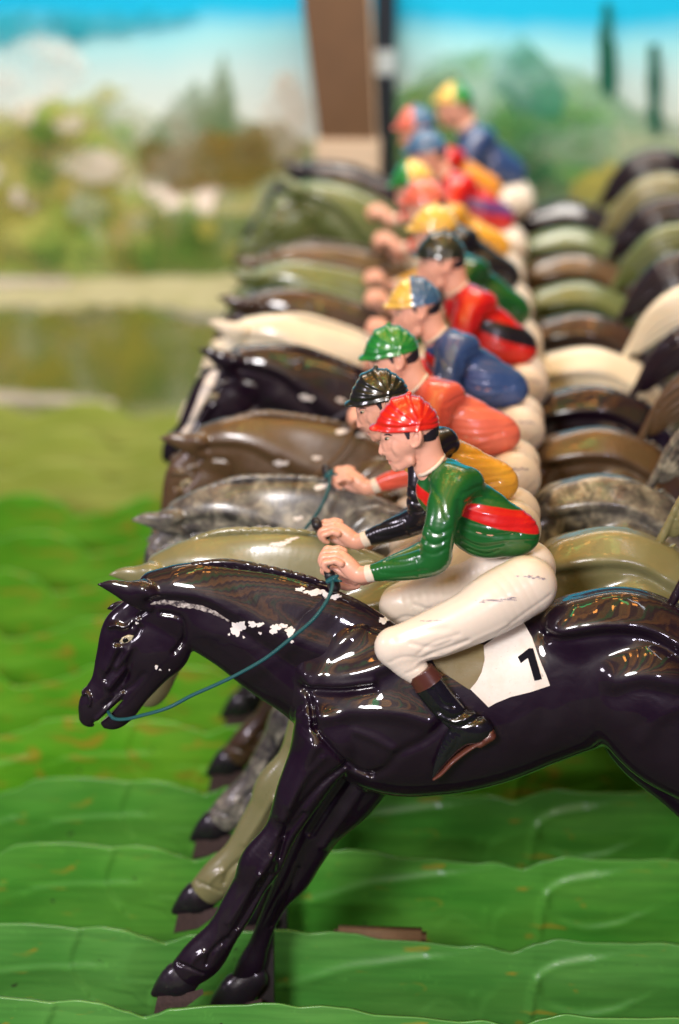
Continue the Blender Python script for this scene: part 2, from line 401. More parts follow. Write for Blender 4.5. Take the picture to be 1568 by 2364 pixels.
            # rump and flank
            s([(1262, 1490), (1330, 1482), (1420, 1470), (1500, 1482), (1580, 1530)], 13, .0060, -.056)
            s([(1300, 1462), (1420, 1442), (1520, 1456), (1600, 1500)], 16, -.0030, -.05)
            s([(1420, 1600), (1480, 1580), (1600, 1600)], 20, .0035, -.056)
            s([(1250, 1520), (1270, 1600), (1240, 1700)], 26, .0028, -.056)
            s([(1480, 1700), (1520, 1640), (1600, 1610)], 22, -.0035, -.056)
            # legs
            s([(640, 1925), (612, 1970), (600, 2010)], 7, -.0022, -.046)
            s([(662, 1905), (650, 1960), (640, 2010)], 6, .0035, -.046)
            s([(600, 2035), (560, 2110), (520, 2175)], 6, .0030, -.044)
            s([(470, 2238), (440, 2225), (415, 2222)], 4, .0030, -.044)
            s([(690, 1995), (660, 2080), (625, 2140)], 5, .0024, .028)
        else:
            # neck muscles
            s(H([(480, 470), (640, 470), (800, 500), (960, 590), (1120, 700), (1330, 840)], hc), 12, .0042, -.04)
            s(H([(500, 430), (650, 425), (820, 452), (980, 530)], hc), 9, -.0030, -.04)
            s(H([(900, 690), (1040, 790), (1200, 960)], hc), 14, .0030, -.04)
            s(H([(620, 330), (900, 270), (1200, 300), (1400, 350)], hc), 16, -.0016, -.04)
            s(H([(470, 400), (640, 402), (800, 430), (960, 505), (1120, 600), (1330, 700), (1500, 760)], hc), 34, -.017, -.045)
            s(H([(820, 640), (1000, 740), (1180, 900), (1330, 1060)], hc), 30, -.010, -.04)
            # cheek, brows, face ridges
            s(H([(560, 525), (660, 545), (690, 610), (680, 690), (625, 760)], hc), 6, 0.0064, -.03)
            s(H([(385, 605), (420, 560), (470, 525)], hc), 5, 0.0056, -.03)
            s(H([(262, 600), (300, 590), (350, 600), (420, 560)], hc), 6, -0.0067, -.024)
            s(H([(300, 700), (345, 695), (408, 660), (440, 612)], hc), 6, 0.0054, -.026)
            s(H([(300, 715), (262, 800), (240, 850)], hc), 8, -0.0054, -.024)
            s(H([(372, 735), (330, 790), (295, 830)], hc), 9, -0.0058, -.025)
            s(H([(352, 850), (310, 890), (262, 945)], hc), 9, -0.0058, -.025)
            s(H([(335, 745), (285, 830), (235, 905)], hc), 6, 0.0048, -.024)
            s(H([(400, 740), (372, 830), (335, 920), (280, 985)], hc), 8, 0.0058, -.025)
            s(H([(460, 860), (400, 930), (300, 1000), (240, 1045)], hc), 7, 0.0032, -.02)
            s(H([(105, 985), (130, 975), (155, 1000), (150, 1040)], hc), 4, -0.0056, -.018)
            s(H([(190, 1120), (250, 1060), (335, 978)], hc), 5, -0.0048, -.016)
    neck = ch[1:5]+ch[-6:]
    V, Q = sculpt('horse', [c for c in ch if not any(c is q for q in neck)], 0.0017, smooth=3, post=lambda F: post(F, 0), sub=9)
    V2, Q2 = sculpt('neck', neck, 0.0015, smooth=3, post=lambda F: post(F, 1), sub=8)
    bv = BVHTree.FromPolygons([tuple(v) for v in V]+[tuple(v) for v in V2], [tuple(q) for q in Q]+[tuple(q+len(V)) for q in Q2])
    parts = []                                                  # (name, V, F, material key, parent index or -1)
    parts.append(('body', V, Q, 'coat', -1)); parts.append(('neck', V2, Q2, 'coat', 'N'))
    m, q = sculpt('mane', [(C3([(330, 1372, 5), (372, 1336, 8), (430, 1311, 10), (482, 1302, 11), (530, 1300, 11), (590, 1309, 11), (670, 1325, 10), (722, 1338, 8), (760, 1349, 4)], ys=.75, Y=-.001), .003, 'add')], .0016, post=lambda F: [F.stroke(XZ([(360+i*26, 1300), (376+i*26, 1345)], 0), 3*U, .0014) for i in range(16)])
    parts.append(('mane', m, q, 'mane', 1))
    def hoof(dx, dy, Y):
        o = lambda x, y, r: (x+dx, y+dy, r, Y)
        v, f = sculpt('hoof', [(C3([o(448, 2234, 36), o(428, 2250, 43), o(414, 2266, 45)], ys=.68), .004, 'add'), (C3([o(410, 2260, 39), o(384, 2278, 30), o(357, 2293, 10)], ys=.8), .008, 'add'),
                              (C3([o(340, 2330, 26), o(420, 2318, 26), o(500, 2302, 26)], ys=8), .002, 'sub')], .0014)
        return v, f
    for dx, dy, Y in ((0, 0, -.036), (136, 24, .036), (1640, 0, -.034), (1555, 40, .034)):
        v, f = hoof(dx, dy, Y); parts.append(('hoof', v, f, 'hoof', -1))
        pl = [(364, 2300), (410, 2298), (468, 2282), (470, 2294), (444, 2314), (414, 2336), (354, 2346)]
        if dx > 1000: pl = [(360, 2304), (476, 2286), (470, 2300), (372, 2320)]
        pv = [P(a+dx, b+dy, Y+s*.013) for s in (-1, 1) for a, b in pl]; n = len(pl)
        pf = [list(range(n))[::-1], list(range(n, 2*n))]+[[i, (i+1) % n, n+(i+1) % n, n+i] for i in range(n)]
        parts.append(('sole', pv, pf, 'sole', len(parts)-1))
    v, f = sculpt('tail', [(C3([(1548, 1420, 22), (1590, 1362, 32), (1650, 1296, 52), (1730, 1250, 72), (1820, 1246, 77), (1900, 1300, 70), (1960, 1390, 55), (1995, 1490, 37), (2010, 1580, 10)], ys=.55), .004, 'add')], .0022,
                  post=lambda F: [F.stroke(XZ([(1560, 1405), (1640+o*.55, 1318+o*.75), (1740+o*.35, 1262+o*1.0), (1830-o*.1, 1258+o), (1905-o*.6, 1320+o*.75), (1975-o*.8, 1430+o*.4), (2003, 1560)], 0), 5*U, .006) for o in (-42, -22, -4, 14, 34, 54)])
    parts.append(('tail', v, f, 'tail', -1))
    # eyes
    for s in (0, 1):
        g = (lambda v: mir(v)) if s else (lambda v: v)
        flip = (lambda f: [q[::-1] for q in f]) if s else (lambda f: f)
        e, ef = drape(H([(326, 662), (343, 640), (375, 627), (405, 630), (396, 655), (370, 673), (342, 676)], hc), bv, .0016, 4)
        parts.append(('eye', g(e), flip(ef), 'eye', 1))
        e, ef = drape([(hc(360, 653)[0]+6.2*math.cos(a*.6283), hc(360, 653)[1]+5.6*math.sin(a*.6283)) for a in range(10)], bv, .0024, 4)
        parts.append(('pupil', g(e), flip(ef), 'pupil', 1))
        c, cf = drape([(1208, 1436), (1228, 1470), (1245, 1520), (1262, 1560), (1270, 1582), (1225, 1597), (1180, 1608), (1145, 1622), (1128, 1632), (1108, 1612), (1085, 1590), (1100, 1574), (1112, 1552), (1119, 1524), (1117, 1492), (1160, 1462)], bv, .0016, 8)
        parts.append(('saddle_cloth', g(c), flip(cf), 'cloth', -1))
        c, cf = drape([(1117, 1490), (1119, 1524), (1112, 1552), (1100, 1574), (1084, 1592), (1050, 1570), (1010, 1545), (985, 1500), (1020, 1480), (1070, 1480)], bv, .0019, 8)
        parts.append(('saddle_flap', g(c), flip(cf), 'flap', -1))
    # grip with the rein tied to it
    gy = -.012
    v, f = sculpt('grip', [(C3([(772, 1354, 15), (764, 1336, 13), (758, 1318, 11)], ys=1.2, Y=-.006), .004, 'add'), (C3([(762, 1328, 13, -.022), (762, 1330, 13, -.022)], ys=1), .003, 'add')], .0015)
    parts.append(('grip', v, f, 'grip', 1))
    mo = bv.ray_cast(Vector(CAM), Vector(ray(*hc(272, 1072))).normalized())[0]; my = mo.y if mo else -.015
    rp = [hc(262, 1066)+(my+.003,), hc(272, 1084)+(my-.006,), hc(300, 1106)+(my-.012,), hc(360, 1108)+(my-.02,), hc(440, 1090)+(-.045,), hc(600, 1044)+(-.058,), hc(740, 972)+(-.062,), hc(880, 910)+(-.064,), hc(1000, 852)+(-.066,), hc(1160, 760)+(-.069,), hc(1300, 650)+(-.070,), hc(1430, 540)+(-.066,), hc(1510, 430)+(-.056,), hc(1540, 345)+(-.040,), (762, 1332, -.024)]
    v, f = tube([P(a, b, y) for a, b, y in rp], 0.0022, 8, 6); parts.append(('rein', v, f, 'rein', 1))
    kv, kf = sculpt('knot', [(C3([(757, 1342, 6, -.030), (768, 1336, 7, -.030), (779, 1330, 4, -.030)], ys=1), .002, 'add'), (C3([(768, 1338, 5, -.031), (788, 1342, 2.5, -.031)], ys=1), .002, 'add')], .0009)
    parts.append(('rein_knot', kv, kf, 'rein', 1))
    v, f = join_parts([box(*b) for b in [(P(594, 2200, .05)[0], P(632, 2200, .05)[0], .046, .066, P(600, 2480, .05)[2], P(640, 2040, .05)[2])]])
    parts.append(('support_post', v, f, 'post', -1))
    return parts, bv
HP, HBV = build_horse()
def finish(parts, org):
    out = []
    for name, V, F, key, par in parts:
        if len(F) == 0: continue
        V = np.array([tuple(v) for v in V])-(NPIV if par in (1, 'N') and org is ORG else org)
        me = mesh_np(name, V, F) if isinstance(F, np.ndarray) else mesh_py(name, V, F, name not in ('support_post', 'sole', 'saddle_cloth', 'saddle_flap', 'number', 'paint_chip'))
        out.append((name, me, key, par))
    return out
HM = finish(HP, ORG)
def blob(cx, cy, rx, ry, n=30, j=.22):
    ph = [random.uniform(0, 6.28) for _ in range(6)]; out = []
    for i in range(n):
        a = 2*math.pi*i/n; q = 1+j*(.9*math.sin(2*a+ph[0])+.7*math.sin(3*a+ph[1])+.6*math.sin(5*a+ph[2])+.5*math.sin(8*a+ph[3])+.35*math.sin(13*a+ph[4]))
        q = max(q, .35); out.append((cx+rx*q*math.cos(a), cy+ry*q*math.sin(a)))
    return out
def chips(polys, off=.0006): return finish([('paint_chip',)+tuple(drape(p, HBV, off, 6, .5, .0012))+('chip', 1) for p in polys], ORG)
def band(pts, wd, n=3):
    A = catmull(np.array(pts, float), n); T = np.gradient(A, axis=0); T /= np.linalg.norm(T, axis=1)[:, None]; N = np.stack([-T[:, 1], T[:, 0]], 1)
    W = wd*np.sin(np.linspace(0.25, math.pi-.25, len(A)))[:, None]*RNG.uniform(.55, 1.3, (len(A), 1))
    return [tuple(p) for p in A+N*W]+[tuple(p) for p in (A-N*W*RNG.uniform(.5, 1.1, (len(A), 1)))[::-1]]
CHIP0 = chips([blob(*hc(1000, 588), 17, 15), blob(*hc(1085, 566), 11, 6), blob(*hc(1126, 568), 8, 5), blob(*hc(1128, 617), 4, 2.5), blob(*hc(1212, 592), 13, 10), blob(*hc(1300, 610), 12, 11), blob(*hc(1262, 575), 9, 5), blob(*hc(1310, 665), 4, 3), blob(*hc(950, 624), 3, 2.5), blob(*hc(1034, 640), 2.5, 2.5),
               blob(*hc(1356, 368), 10, 5), blob(*hc(1412, 386), 14, 5), blob(*hc(1452, 384), 17, 7), blob(*hc(1500, 396), 9, 5), blob(*hc(1545, 412), 16, 6), band(H([(1415, 305), (1470, 308), (1530, 330), (1580, 352)], hc), 4.5), blob(*hc(536, 810), 4, 4), blob(*hc(558, 826), 2.5, 1.5), blob(*hc(610, 826), 2, 1.5), blob(886, 1432, 12, 7), blob(*hc(425, 560), 4, 2)])
CHIPG = finish([('paint_chip',)+tuple(drape(band(H([(500, 452), (560, 440), (640, 445), (720, 458), (800, 474), (880, 505), (950, 548)], hc), 7.5), HBV, .0005, 6, 1.2, .0012))+('chip_grey', 1)], ORG)
CHIP1 = chips([blob(660, 1356, 22, 6), blob(690, 1350, 14, 4)])
CHIP2 = chips([blob(735, 1362, 20, 6), blob(790, 1375, 13, 6), blob(560, 1440, 18, 7), blob(660, 1432, 11, 6)])
NUM = finish([('number',)+tuple(drape([(1196, 1517), (1222, 1497), (1231, 1497), (1251, 1567), (1234, 1571), (1219, 1519), (1203, 1531)], HBV, .0024, 5))+('ink', -1)], ORG)
BLZ = finish([('blaze',)+tuple(drape([(285, 1398), (300, 1404), (292, 1440), (272, 1500), (255, 1560), (240, 1600), (222, 1606), (222, 1590), (238, 1560), (250, 1500), (258, 1450), (268, 1415)], HBV, .0008, 6))+('cloth', 1)], ORG)
# ---------------------------------------------------------------- the jockey figure
def hd(x, y): return (819.4+.1472*x, 894.4+.1472*y)            # face close-up
def hh(x, y): return (738.6+.1178*x, 1200.2+.1178*y)          # hand close-up
def fchain(V, rows):
    """signed distance of points to a chain (for telling sleeve from torso)"""
    A = catmull(rows, 3); D = np.full(len(V), 9.0)
    for i in range(len(A)-1):
        a, b = A[i], A[i+1]; d = b-a; t = np.clip(((V-a[:3])@d[:3])/max((d[:3]**2).sum(), 1e-12), 0, 1)
        q = V-a[:3]-t[:, None]*d[:3]; q[:, 1] /= a[4]; D = np.minimum(D, np.linalg.norm(q, axis=1)-(a[3]+t*d[3]))
    return D
def polysd(V, pts):
    """signed distance (positive inside) in XZ to a polygon"""
    x, z = V[:, 0], V[:, 2]; n = len(pts); D = np.full(len(V), 9.0); ins = np.zeros(len(V), bool)
    for i in range(n):
        (ax, az), (bx, bz) = pts[i], pts[(i+1) % n]; dx, dz = bx-ax, bz-az
        t = np.clip(((x-ax)*dx+(z-az)*dz)/(dx*dx+dz*dz), 0, 1); D = np.minimum(D, np.hypot(x-ax-t*dx, z-az-t*dz))
        c = (az > z) != (bz > z); ins ^= c & (x < (bx-ax)*(z-az)/np.where(abs(bz-az) < 1e-12, 1e-12, bz-az)+ax)
    return np.where(ins, D, -D)
JORG = P(1080, 1560, 0)
def both(rows, k, mode='add', fz=0.0, fx=0.0, **kw):
    a = C3(rows, **kw); b = [(r[0]+fx, -r[1], r[2]-fz, r[3], r[4]) for r in a]
    # the far limb mirrors the near one through the figure's middle plane
    return [(a, k, mode), (b, k, mode)]
def build_jockey():
    out = []
    ARM = [(1080, 1116, 38, -.012), (1050, 1128, 45, -.025), (1032, 1160, 44, -.037), (1022, 1200, 39, -.049), (1010, 1250, 39, -.053), (1003, 1288, 38, -.052), (965, 1304, 34, -.046), (915, 1313, 29, -.040), (857, 1323, 19.5, -.034)]
    TOR = [(1030, 1108, 44), (1065, 1145, 58), (1112, 1205, 80), (1155, 1221, 67), (1190, 1232, 54), (1213, 1240, 32)]
    # --- skin: head, neck, hands and the body under the clothes, one surface
    ch = []
    ad = lambda rows, k=.003, **kw: ch.append((C3(rows, **kw), k, 'add'))
    su = lambda rows, k=.0015, **kw: ch.append((C3(rows, **kw), k, 'sub'))
    ad([(955, 978, 56), (952, 985, 56)], ys=.78)
    ad([(942, 1008, 50), (935, 1030, 42), (926, 1052, 28), (917, 1072, 15)], ys=.86, k=.004)
    ad([(905, 1012, 25), (906, 1030, 24), (911, 1048, 20), (918, 1064, 16)], ys=1.0, k=.003)
    ad([(890, 1004, 11), (895, 1004, 11)], ys=2.2, k=.003)
    ad([(886, 1010, 5), (884, 1022, 6), (882, 1036, 7.2), (882, 1043, 8)], ys=.85, k=.0015)
    ad([(889, 1045, 6, -.004), (890, 1045, 5, -.005)], ys=.9, k=.0012); ad([(889, 1045, 6, .004), (890, 1045, 5, .005)], ys=.9, k=.0012)
    ad([(898, 1057, 6.5), (900, 1056, 6)], ys=1.7, k=.0012); ad([(903, 1067, 6.2), (904, 1067, 6)], ys=1.6, k=.0012)
    ad([(914, 1080, 8.5), (916, 1079, 9)], ys=1.3, k=.002)
    ad([(948, 1062, 14, -.013), (925, 1078, 9, -.007)], ys=.8, k=.004); ad([(948, 1062, 14, .013), (925, 1078, 9, .007)], ys=.8, k=.004)
    su([(893, 1062, 1.6), (907, 1061, 1.2)], k=.0008, ys=7)
    for sg in (-1, 1):
        su([(893, 1013, 7, sg*.0135), (896, 1013, 7, sg*.0155)], k=.003, ys=.7)
        ad([(895, 1013, 5.6, sg*.0105), (896, 1013, 5.6, sg*.0105)], k=.0008, ys=.7)
        ad([(888, 1008, 2.0, sg*.0122), (895, 1006.5, 2.2, sg*.0138), (902, 1009, 1.8, sg*.0142)], k=.001, ys=.8)
        yo = sg*.0235
        ad([(961, 994, 3.4, yo*1.02), (969, 998, 4, yo*1.1), (971, 1010, 4.4, yo*1.12), (967, 1023, 4.6, yo*1.08), (958, 1031, 5, yo), (951, 1027, 4, yo*.98), (950, 1014, 3, yo*.96), (955, 999, 3, yo)], ys=.8, k=.0012)
        ad([(961, 1012, 11, yo*.93), (960, 1020, 10, yo*.93)], ys=.4, k=.001)
        su([(961, 1006, 4.5, yo*1.12), (960, 1016, 4.5, yo*1.12)], k=.0015, ys=.9)
        ad([(922, 1034, 14, sg*.0155), (935, 1026, 14, sg*.018)], k=.006, ys=.5)
    ad([(975, 1010, 38), (985, 1048, 37), (998, 1080, 40), (1022, 1106, 42)], ys=.72, k=.004)
    ad([(r[0], r[1], r[2]*.86) for r in TOR], ys=.72, k=.004)
    for c in both([(r[0], r[1], r[2]*.80, r[3]) for r in ARM], .004, fz=.026, ys=.8): ch.append(c)
    ch += both([(880, 1318, 19, -.037), (845, 1326, 20, -.032), (825, 1325, 21, -.029), (806, 1308, 22, -.026), (790, 1290, 19, -.022)], .003, fz=.026, ys=.82)
    ch += both([(815, 1312, 15, -.016), (795, 1300, 18, -.016), (784, 1284, 13, -.016)], .003, fz=.026, ys=.9)
    # four curled fingers, little finger nearest the camera, and the thumb under the palm
    for k, (kx, ky, mx, my, tx, ty, Y, r) in enumerate([(779, 1297, 750, 1300, 750, 1312, -.0350, 7.0), (780, 1286, 746, 1288, 743, 1304, -.0268, 7.4), (783, 1276, 748, 1277, 740, 1296, -.0186, 7.4), (786, 1269, 754, 1267, 745, 1284, -.0106, 7.0)]):
        ch += both([(kx+8, ky+4, r+2, Y), (kx-4, ky-2, r+1.2, Y), ((kx+mx)/2-2, (ky+my)/2-1, r, Y), (mx, my, r+.4, Y), (tx, ty, r-.6, Y), (tx+8, ty+6, r-1.8, Y+.001)], .0005, fz=.026, ys=.92)
    ch += both([(818, 1330, 11, -.019), (800, 1326, 10, -.014), (782, 1318, 9, -.0105), (768, 1312, 7, -.0095)], .002, fz=.026, ys=.9)
    def post(F):
        s = lambda pts, w, a, Y: F.stroke(XZ(pts, Y), w*U, a)
        s(H([(495, 1040), (560, 1000), (600, 1060), (640, 1120)], hd), 5, .0004, -.014)
        s(H([(470, 860), (485, 930), (520, 1010)], hd), 4, .0005, -.012)
        s(H([(560, 1190), (640, 1210), (760, 1150)], hd), 5, .0003, -.012)
        s(H([(970, 950), (955, 1050), (960, 1180)], hd), 5, .0014, -.018)
        s(H([(690, 960), (720, 1050)], hd), 6, .0003, -.018)
    lo, hi = bounds([c[0] for c in ch if c[2] == 'add']); F = Field(lo, hi, .0008)
    for r, k, m in ch: F.chain(r, k, m)
    post(F); V, Q = F.mesh(2)
    out.append(('body', V, Q, 'skin', -1, {
        'lips': np.minimum(.0028-np.hypot(V[:, 0]-P(900, 1062)[0], (V[:, 2]-P(900, 1062)[2])*1.1), .005), 'brow': .0012-np.abs(V[:, 2]-P(0, 1003.5, -.013)[2]-.1*(V[:, 0]-P(893, 0)[0])),
        'face': P(930, 0)[0]-V[:, 0], 'high': V[:, 2]-P(0, 1120)[2]}))
    SK = (V, Q)
    sb = bvh_of(V, Q)
    # --- eyes
    for sg in (0, 1):
        g = mir if sg else (lambda v: v); fl = (lambda f: [q[::-1] for q in f]) if sg else (lambda f: f)
        e, f = drape([(887.2, 1013.5), (890, 1010), (895, 1008.8), (900, 1011), (898, 1015), (892, 1016.2)], sb, .0004, 2); out.append(('eye', g(e), fl(f), 'eye', -1)); ei = len(out)-1
        e, f = drape([(892+2.9*math.cos(a), 1012.6+2.9*math.sin(a)) for a in np.arange(0, 6.2, .7)], sb, .0008, 2); out.append(('pupil', g(e), fl(f), 'pupil', ei))
        e, f = drape([(885, 1006.5), (890, 1002.5), (898, 1001.5), (906, 1005), (905, 1007), (897, 1004.5), (890, 1005.5)], sb, .0004, 2); out.append(('eyebrow', g(e), fl(f), 'hair', -1))
    # --- hair
    V, Q = sculpt('hair', [(C3([(966, 985, 47), (968, 994, 44), (972, 1004, 40)], ys=.86), .003, 'add'), (C3([(941, 995, 8, -.0205), (943, 1006, 6, -.0212), (945, 1013, 2, -.021)], ys=.6), .002, 'add'), (C3([(941, 995, 8, .0205), (943, 1006, 6, .0212), (945, 1013, 2, .021)], ys=.6), .002, 'add'),
                           (C3([(934, 1030, 30), (925, 960, 30), (915, 900, 32)], ys=6), .001, 'sub'), (C3([(960, 1012, 13, -.024), (959, 1022, 12, -.024)], ys=.8), .001, 'sub'), (C3([(960, 1012, 13, .024), (959, 1022, 12, .024)], ys=.8), .001, 'sub'),
                           (C3([(940, 1050, 40), (1040, 1050, 40)], ys=6), .001, 'sub')], .0010, post=lambda F: [F.stroke(XZ([(985+i*5, 985), (982+i*5, 1030)], -.012), 1.6*U, .0005) for i in range(6)])
    out.append(('hair', V, Q, 'hair', -1))
    vv = [drape([hd(762, 690), hd(862, 686), hd(858, 808), hd(826, 815)], sb, .0009, 3)]
    v, f = join_parts(vv); out.append(('sideburn', v, f, 'hair', -1)); out.append(('sideburn', mir(v), [q[::-1] for q in f], 'hair', -1))
    # --- cap
    def cpost(F):
        c = P(972, 978, -.02)
        def fn(X, Y, Z):
            a = np.arctan2(Z-c[2], X-c[0]); r = np.hypot(X-c[0], Z-c[2]); q = np.clip((r-.006)/.02, 0, 1)
            return (-.0009*q*np.cos(a*12+.9*np.sin(3*a)+.5*np.sin(5*a))-.0004*q*np.cos(a*29+1.5+np.sin(4*a))) * np.clip((Z-(c[2]-.004))/.004, 0, 1)
        F.wave(fn, F.lo, F.lo+F.h*F.n)
        F.stroke(XZ([(846, 996), (880, 998), (925, 993), (966, 991)], -.02), 3*U, -.0010)
        F.stroke(XZ([(850, 990), (885, 990), (930, 984), (968, 982), (1012, 984)], -.022), 3*U, .0010)
        F.stroke(XZ([(966, 995), (968, 985), (972, 972)], -.024), 4*U, -.0012)
    V, Q = sculpt('cap', [(C3([(941, 972, 62), (952, 982, 62)], ys=.86), .006, 'add'), (C3([(915, 985, 40, 0, 1.0), (895, 987, 28, 0, 1.15), (870, 990, 14, 0, 1.7), (851, 994, 4, 0, 3.4)], ys=1), .008, 'add'),
                          (C3([(835, 1005, 16), (880, 1010, 21), (925, 1004, 21), (960, 999, 19), (968, 999, 19)], ys=12), .0012, 'sub'), (C3([(950, 1012, 33), (1060, 1012, 33)], ys=12), .0012, 'sub')], .0010, post=cpost, smooth=2)
    out.append(('cap', V, Q, 'cap', -1, {'front': P(946, 0)[0]-V[:, 0]-.12*(V[:, 2]-P(0, 950)[2]), 'rear': V[:, 0]-P(930, 0)[0]}))
    V, Q = sculpt('cap_button', [(C3([(945, 909, 6), (946, 908, 5)], ys=1), .002, 'add')], .0009); out.append(('cap_button', V, Q, 'cap', len(out)-1))
    # --- jersey
    A = both(ARM, .012, fz=.026, ys=.82)
    chj = [(C3(TOR, ys=.64), .004, 'add'), (C3([(1002, 1112, 35), (1008, 1138, 46), (1050, 1172, 56)], ys=.78), .006, 'add'), (C3([(1030, 1106, 40, -.012), (1034, 1106, 44, 0), (1040, 1110, 40, .012)], ys=1.0), .010, 'add')]+A
    chj.append((C3([(985, 1050, 36), (995, 1074, 36)], ys=.8), .001, 'sub'))
    chj += both([(845, 1326, 22, -.033), (842, 1326, 22, -.033)], .001, 'sub', fz=.026, ys=1.4)
    def jpost(F):
        s = lambda pts, w, a, Y=-.03: F.stroke(XZ(pts, Y), w*U, a)
        s([(1060, 1150), (1056, 1200), (1052, 1262)], 8, .0020, -.035)
        for pts, w, a in [([(1075, 1225), (1130, 1240), (1200, 1240)], 5, .0016), ([(1070, 1250), (1110, 1268), (1160, 1262)], 5, .0016), ([(1085, 1210), (1150, 1222), (1236, 1232)], 4, .0010), ([(1075, 1150), (1130, 1163), (1200, 1188)], 5, .0013),
                          ([(1068, 1130), (1110, 1128), (1150, 1150)], 5, .0012), ([(1080, 1275), (1120, 1288), (1150, 1278)], 4, .0012), ([(1060, 1238), (1100, 1256), (1180, 1252), (1235, 1256)], 4, -.0012), ([(1060, 1178), (1120, 1190), (1225, 1212)], 5, -.0008)]: s(pts, w, a)
        for pts, w, a in [([(985, 1215), (1010, 1225), (1040, 1215)], 5, .0012), ([(975, 1240), (1005, 1248), (1030, 1238)], 5, .0014), ([(968, 1265), (1000, 1270), (1030, 1258)], 5, .0012), ([(960, 1290), (930, 1300), (890, 1305)], 4, .0009), ([(985, 1310), (930, 1325), (880, 1328)], 4, .0010), ([(1000, 1140), (1020, 1160), (1030, 1190)], 5, .0010), ([(980, 1275), (960, 1300), (965, 1325)], 5, .0010)]: s(pts, w, a, -.055)
        for i in range(7): s([(1215, 1180+i*13), (1240, 1186+i*13)], 3, .0007*(-1)**i)
    V, Q = sculpt('jersey', chj, .00105, post=jpost, smooth=2, sub=6)
    arm = np.minimum(fchain(V, C3(ARM, ys=.82)), fchain(V*np.array([1, -1, 1])+np.array([0, 0, .026]), C3(ARM, ys=.82))); tor = np.minimum(fchain(V, C3(TOR, ys=.64)), fchain(V, C3([(1002, 1112, 35), (1008, 1138, 46), (1050, 1172, 56)], ys=.78)))
    sl = tor-arm-.0028
    st = polysd(V, XZ([(1069, 1163), (1064, 1196), (1150, 1226), (1262, 1254), (1262, 1214), (1235, 1206), (1150, 1180)], -.03))
    cp = np.minimum(polysd(V, XZ([(945, 1130), (962, 1134), (994, 1150), (996, 1178), (984, 1180), (969, 1166), (945, 1158)], -.03)), .003)
    out.append(('jersey', V, Q, 'jersey', -1, {'sleeve': sl, 'stripe': np.minimum(st, -sl), 'patch': np.minimum(cp, -sl-.002), 'chest': np.minimum(P(1040, 0)[0]-V[:, 0], np.where(tor < .004, .01, -.01)), 'low': P(0, 1195, -.03)[2]-V[:, 2]-.40*(V[:, 0]-P(1130, 0)[0])}))
    # --- collar and cuffs
    c0 = P(996, 1073); ax = P(1024, 1053)-P(967, 1093); a1 = ax/2
    rows = [tuple(c0+a1*math.cos(t)+np.array([0, .0195*math.sin(t), 0]))+(.0022, 1.0) for t in np.linspace(0, 2*math.pi, 26)]
    V, Q = sculpt('collar', [(rows, .001, 'add')], .0009, sub=2); out.append(('collar', V, Q, 'cuff', -1))
    for sg in (1, -1):
        rows = [(r[0], r[1]*sg, r[2]-(.026 if sg < 0 else 0), r[3], r[4]) for r in C3([(862, 1322.5, 20.5, -.0345), (846, 1325, 21, -.0322)], ys=.84)]
        V, Q = sculpt('cuff', [(rows, .001, 'add')], .001, sub=1)
        p0, p1 = np.array(rows[0][:3]), np.array(rows[1][:3]); d = (p1-p0)/np.linalg.norm(p1-p0)
        t = (V-p0)@d; V = V-np.outer(np.clip(t-.0075, 0, None)+np.clip(t+.002, None, 0), d)
        out.append(('cuff', V, Q, 'cuff', -1))
    # --- trousers
    LEG = [(1214, 1352, 72, -.026), (1150, 1388, 74, -.036), (1092, 1423, 66, -.046), (1012, 1460, 60, -.055), (935, 1489, 52, -.060), (914, 1494, 49, -.061)]
    SHN = [(916, 1494, 49, -.061), (940, 1530, 38, -.063), (968, 1556, 30, -.064)]
    def tpost(F):
        s = lambda pts, w, a, Y=-.07: F.stroke(XZ(pts, Y), w*U, a)
        for pts, w, a in [([(985, 1512), (1010, 1500), (1080, 1480)], 6, .0022), ([(965, 1505), (1000, 1478), (1060, 1462)], 5, .0012), ([(900, 1525), (930, 1510), (975, 1515)], 5, .0012), ([(920, 1470), (970, 1455), (1030, 1448)], 8, .0008), ([(1000, 1530), (975, 1535), (940, 1550)], 4, .0012),
                          ([(1140, 1330), (1180, 1318), (1230, 1312)], 4, .0010), ([(1150, 1470), (1210, 1430), (1270, 1395)], 5, .0010), ([(1030, 1510), (1100, 1478), (1170, 1452)], 6, -.0010), ([(950, 1480), (1000, 1490), (1040, 1478)], 6, .0016), ([(960, 1530), (990, 1515), (1020, 1514)], 4, -.0010)]: s(pts, w, a)
    V, Q = sculpt('trousers', both(LEG, .006, ys=.74)+both(SHN, .004, ys=.74), .0012, post=tpost, smooth=3)
    out.append(('trousers', V, Q, 'trousers', -1))
    TB = bvh_of(V, Q)
    sc = [blob(*p, j=.5) for p in [(1222, 1331, 10, 2.0), (1240, 1333, 8, 2), (1252, 1336, 7, 1.5), (1195, 1330, 5, 1.2), (1130, 1386, 26, 1.3), (1165, 1384, 18, 2), (1182, 1380, 10, 1.5), (1115, 1390, 8, 1), (998, 1433, 16, .9)]]
    scuff = [drape(p, TB, .0004, 3, .8, .0006) for p in sc]
    ti = len(out)-1
    for v, f in scuff:
      if f: out.append(('scuff_mark', v, f, 'scuff', ti))
